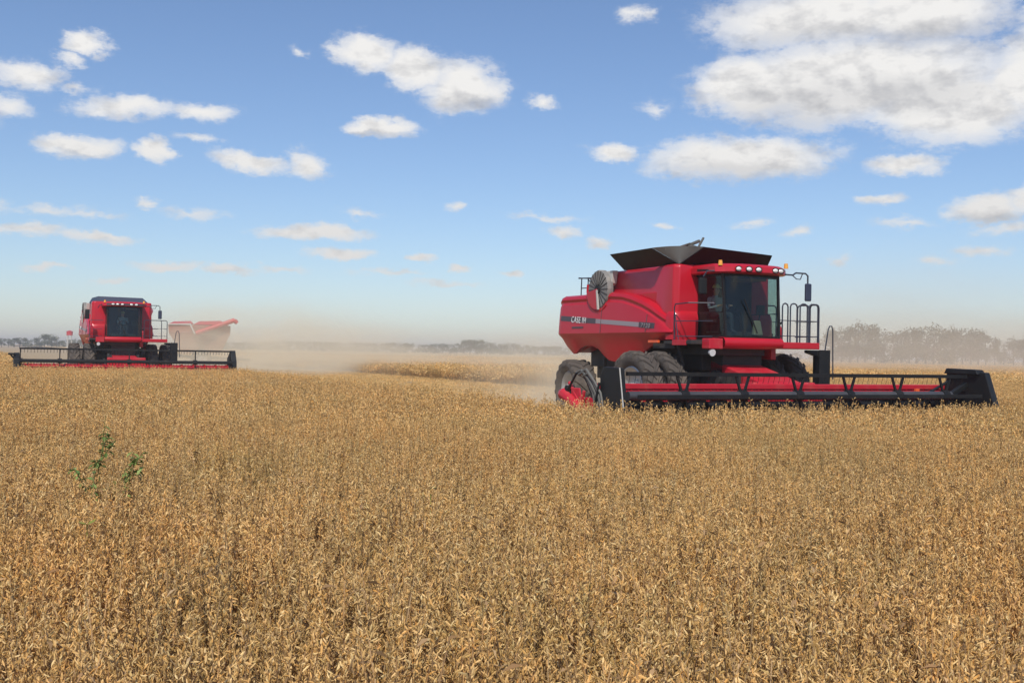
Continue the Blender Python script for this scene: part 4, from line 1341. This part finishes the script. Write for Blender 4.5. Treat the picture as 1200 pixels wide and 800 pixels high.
# far left row
tabL = [(-60, 7), (0, 7), (12, 6), (22, 8), (40, 5), (50, 11), (62, 12), (70, 6), (80, 3), (92, 7), (100, 6), (200, 6), (290, 6)]
x = -60
while x < 290:
    D = rt.uniform(560, 640); h = 1.87 + interp(tabL, x) / FPX * D * rt.uniform(.9, 1.08)
    put_tree(rt.randrange(6), (x - 600) / FPX * D, D, h, rt.uniform(.95, 1.4), 'low grey green tree in the distant row on the left skyline', 'distant trees left')
    x += rt.uniform(5, 9)
tabM = [(290, 7), (340, 9), (400, 8), (470, 9), (500, 8), (530, 9), (545, 13), (560, 14), (572, 12), (585, 9), (600, 11), (625, 8), (655, 8), (990, 6)]
x = 290
while x < 985:
    D = rt.uniform(660, 740); h = 1.87 + interp(tabM, x) / FPX * D * rt.uniform(.9, 1.06)
    put_tree(rt.randrange(6), (x - 600) / FPX * D, D, h, rt.uniform(1.0, 1.5), 'hazy tree in the long low row on the skyline between the two combines', 'distant trees centre')
    x += rt.uniform(5.5, 9) if x < 660 else rt.uniform(12, 20)
tabR = [(975, 30), (985, 34), (1005, 39), (1020, 36), (1035, 33), (1042, 25), (1050, 28), (1062, 37), (1085, 36), (1100, 38), (1120, 36), (1140, 35), (1158, 32), (1170, 24), (1178, 23), (1187, 26), (1200, 24), (1300, 30)]
x = 975
while x < 1300:
    D = rt.uniform(330, 390); h = 1.87 + interp(tabR, x) / FPX * D * rt.uniform(.92, 1.05)
    put_tree(rt.randrange(6), (x - 600) / FPX * D, D, h, rt.uniform(.62, .9), 'tall dust veiled tree in the grove at right beyond the header end', 'grove trees right')
    x += rt.uniform(8, 13)

# ------------------------------------------------------------------ green weeds standing in the crop
def weed(seed, x, y, h, spread, label):
    rnd = random.Random(seed)
    root = empty('weed_plant', (x, y, 0))
    tag(root, label, 'weed')
    st = MB(); lf = MB()
    stems = [[Vector((0, 0, 0)), Vector((spread * .15, 0, h * .5)), Vector((spread * .55, 0, h))]]
    for k in range(6):
        z = rnd.uniform(.35, .8) * h; a = rnd.uniform(0, 6.28)
        p = Vector((spread * .3 * z / h, 0, z)); q = p + Vector((math.cos(a) * spread, math.sin(a) * spread, rnd.uniform(.1, .3)))
        stems.append([p, p.lerp(q, .5) + Vector((0, 0, .02)), q])
    for s in stems:
        st.tube(s, [.006, .004, .002], 5)
        for k in range(30 if s is stems[0] else 16):
            t = rnd.uniform(.35, 1); c = s[0].lerp(s[1], t * 2) if t < .5 else s[1].lerp(s[2], t * 2 - 1)
            a = rnd.uniform(0, 6.28); d = Vector((math.cos(a), math.sin(a), rnd.uniform(-.5, .6))).normalized(); L = rnd.uniform(.035, .08)
            w = Vector((-d.y, d.x, rnd.uniform(-.3, .3))).normalized() * L * .22
            lf.add([c, c + d * L * .5 + w, c + d * L + Vector((0, 0, -.02)), c + d * L * .5 - w], [(0, 1, 2, 3)])
    st.build('stem', M['leafg'], root, smooth=True)
    lf.build('leaves', M['leafg'], root)


weed(1, -3.37, 8.95, 1.30, .13, 'tall green weed rising above the brown crop at the left foreground')
weed(2, -2.98, 8.45, 1.06, .15, 'low bushy green weed beside and in front of the tall weed')
weed(3, -3.08, 8.0, 1.02, .12, 'small green weed below the tall weed, nearest the camera of the three')


def green_leaf(x, y, z, s, seed, label):
    rnd = random.Random(seed); m = MB()
    m.tube([(0, 0, -z + .02), (0, 0, 0)], .003, 4)
    for k in range(3):
        a = rnd.uniform(0, 6.28); d = Vector((math.cos(a), math.sin(a), rnd.uniform(.1, .6))).normalized() * s; w = Vector((-d.y, d.x, 0)) * .35
        m.add([(0, 0, 0), d * .5 + w, d, d * .5 - w], [(0, 1, 2, 3)])
    o = m.build('soybean_sprig', M['fleck'], None); o.location = (x, y, z)
    tag(o, label, 'green sprig')


green_leaf(-2.28, 5.95, .90, .06, 1, 'yellow green sprig in the left foreground crop below the weeds')
green_leaf(-.55, 7.7, .91, .05, 2, 'tiny yellow green sprig near the middle of the crop')

# ------------------------------------------------------------------ haze and dust
def homog(name, col, dens, aniso=.3):
    m = bpy.data.materials.new(name); m.use_nodes = True
    g = NG(m.node_tree); m.node_tree.nodes.clear()
    v = g.n('ShaderNodeVolumePrincipled', ins={'Color': (*col, 1), 'Density': dens, 'Anisotropy': 0.0})
    o = g.n('ShaderNodeOutputMaterial'); g.link(v.outputs[0], o.inputs['Volume'])
    return m


hz = MB().box(-3450, 3450, -320, 3450, -1, 17).build('haze', homog('haze_air', (.68, .70, .74), .00065))
kind(hz, 'stuff')


def dust(name, loc, size, dens, label, rot=0, nscale=3.0, seed=0, col=(.98, .88, .68), lo=.30):
    m = bpy.data.materials.new(name); m.use_nodes = True
    g = NG(m.node_tree); m.node_tree.nodes.clear()
    tc = g.n('ShaderNodeTexCoord').outputs['Object']
    l = g.v('LENGTH', tc, out=1)
    fall = g.smooth(l, 1.0, .15)
    nz = g.noise(g.v('ADD', tc, (seed * 3.1, seed * 1.7, 0)), nscale, 4, .6)
    d = g.m('MULTIPLY', fall, g.smooth(nz, lo, .75))
    d = g.m('MULTIPLY', d, dens)
    v = g.n('ShaderNodeVolumePrincipled', ins={'Color': (*col, 1), 'Density': d, 'Anisotropy': -.1})
    o = g.n('ShaderNodeOutputMaterial'); g.link(v.outputs[0], o.inputs['Volume'])
    me = bpy.data.meshes.new(name)
    import bmesh
    bm = bmesh.new(); bmesh.ops.create_icosphere(bm, subdivisions=3, radius=1.0); bm.to_mesh(me); bm.free()
    me.materials.append(m)
    ob = bpy.data.objects.new(name, me); C.objects.link(ob)
    ob.location = loc; ob.scale = size; ob.rotation_euler = (0, 0, rot)
    kind(ob, 'stuff', label)
    return ob


ANG = math.atan2(-UY, -UX)
dust('dust_cloud', (-19, 86, .3), (16, 22, 6.3), .16, 'tan dust cloud rolling behind the farther combine over the grain cart', nscale=3.4, seed=1)
dust('dust_cloud', (-10, 100, .3), (34, 28, 4.6), .065, 'thin dust drifting over the crop between the two combines', nscale=3.6, seed=2)
dust('dust_cloud', (3.2, 38.5, .3), (6, 9, 3.4), .34, 'low dust puff kicked up behind the near combine rear wheels', nscale=2.5, seed=3)
dust('dust_cloud', (75, 190, 1), (105, 70, 26), .013, 'wide thin dust veil over the grove at the right', nscale=2.2, seed=4, col=(.86, .74, .60))
dust('dust_cloud', (42, 110, .5), (40, 45, 8), .03, 'low dust over the field beyond the near combine header', nscale=2.4, seed=5, col=(.90, .78, .62))
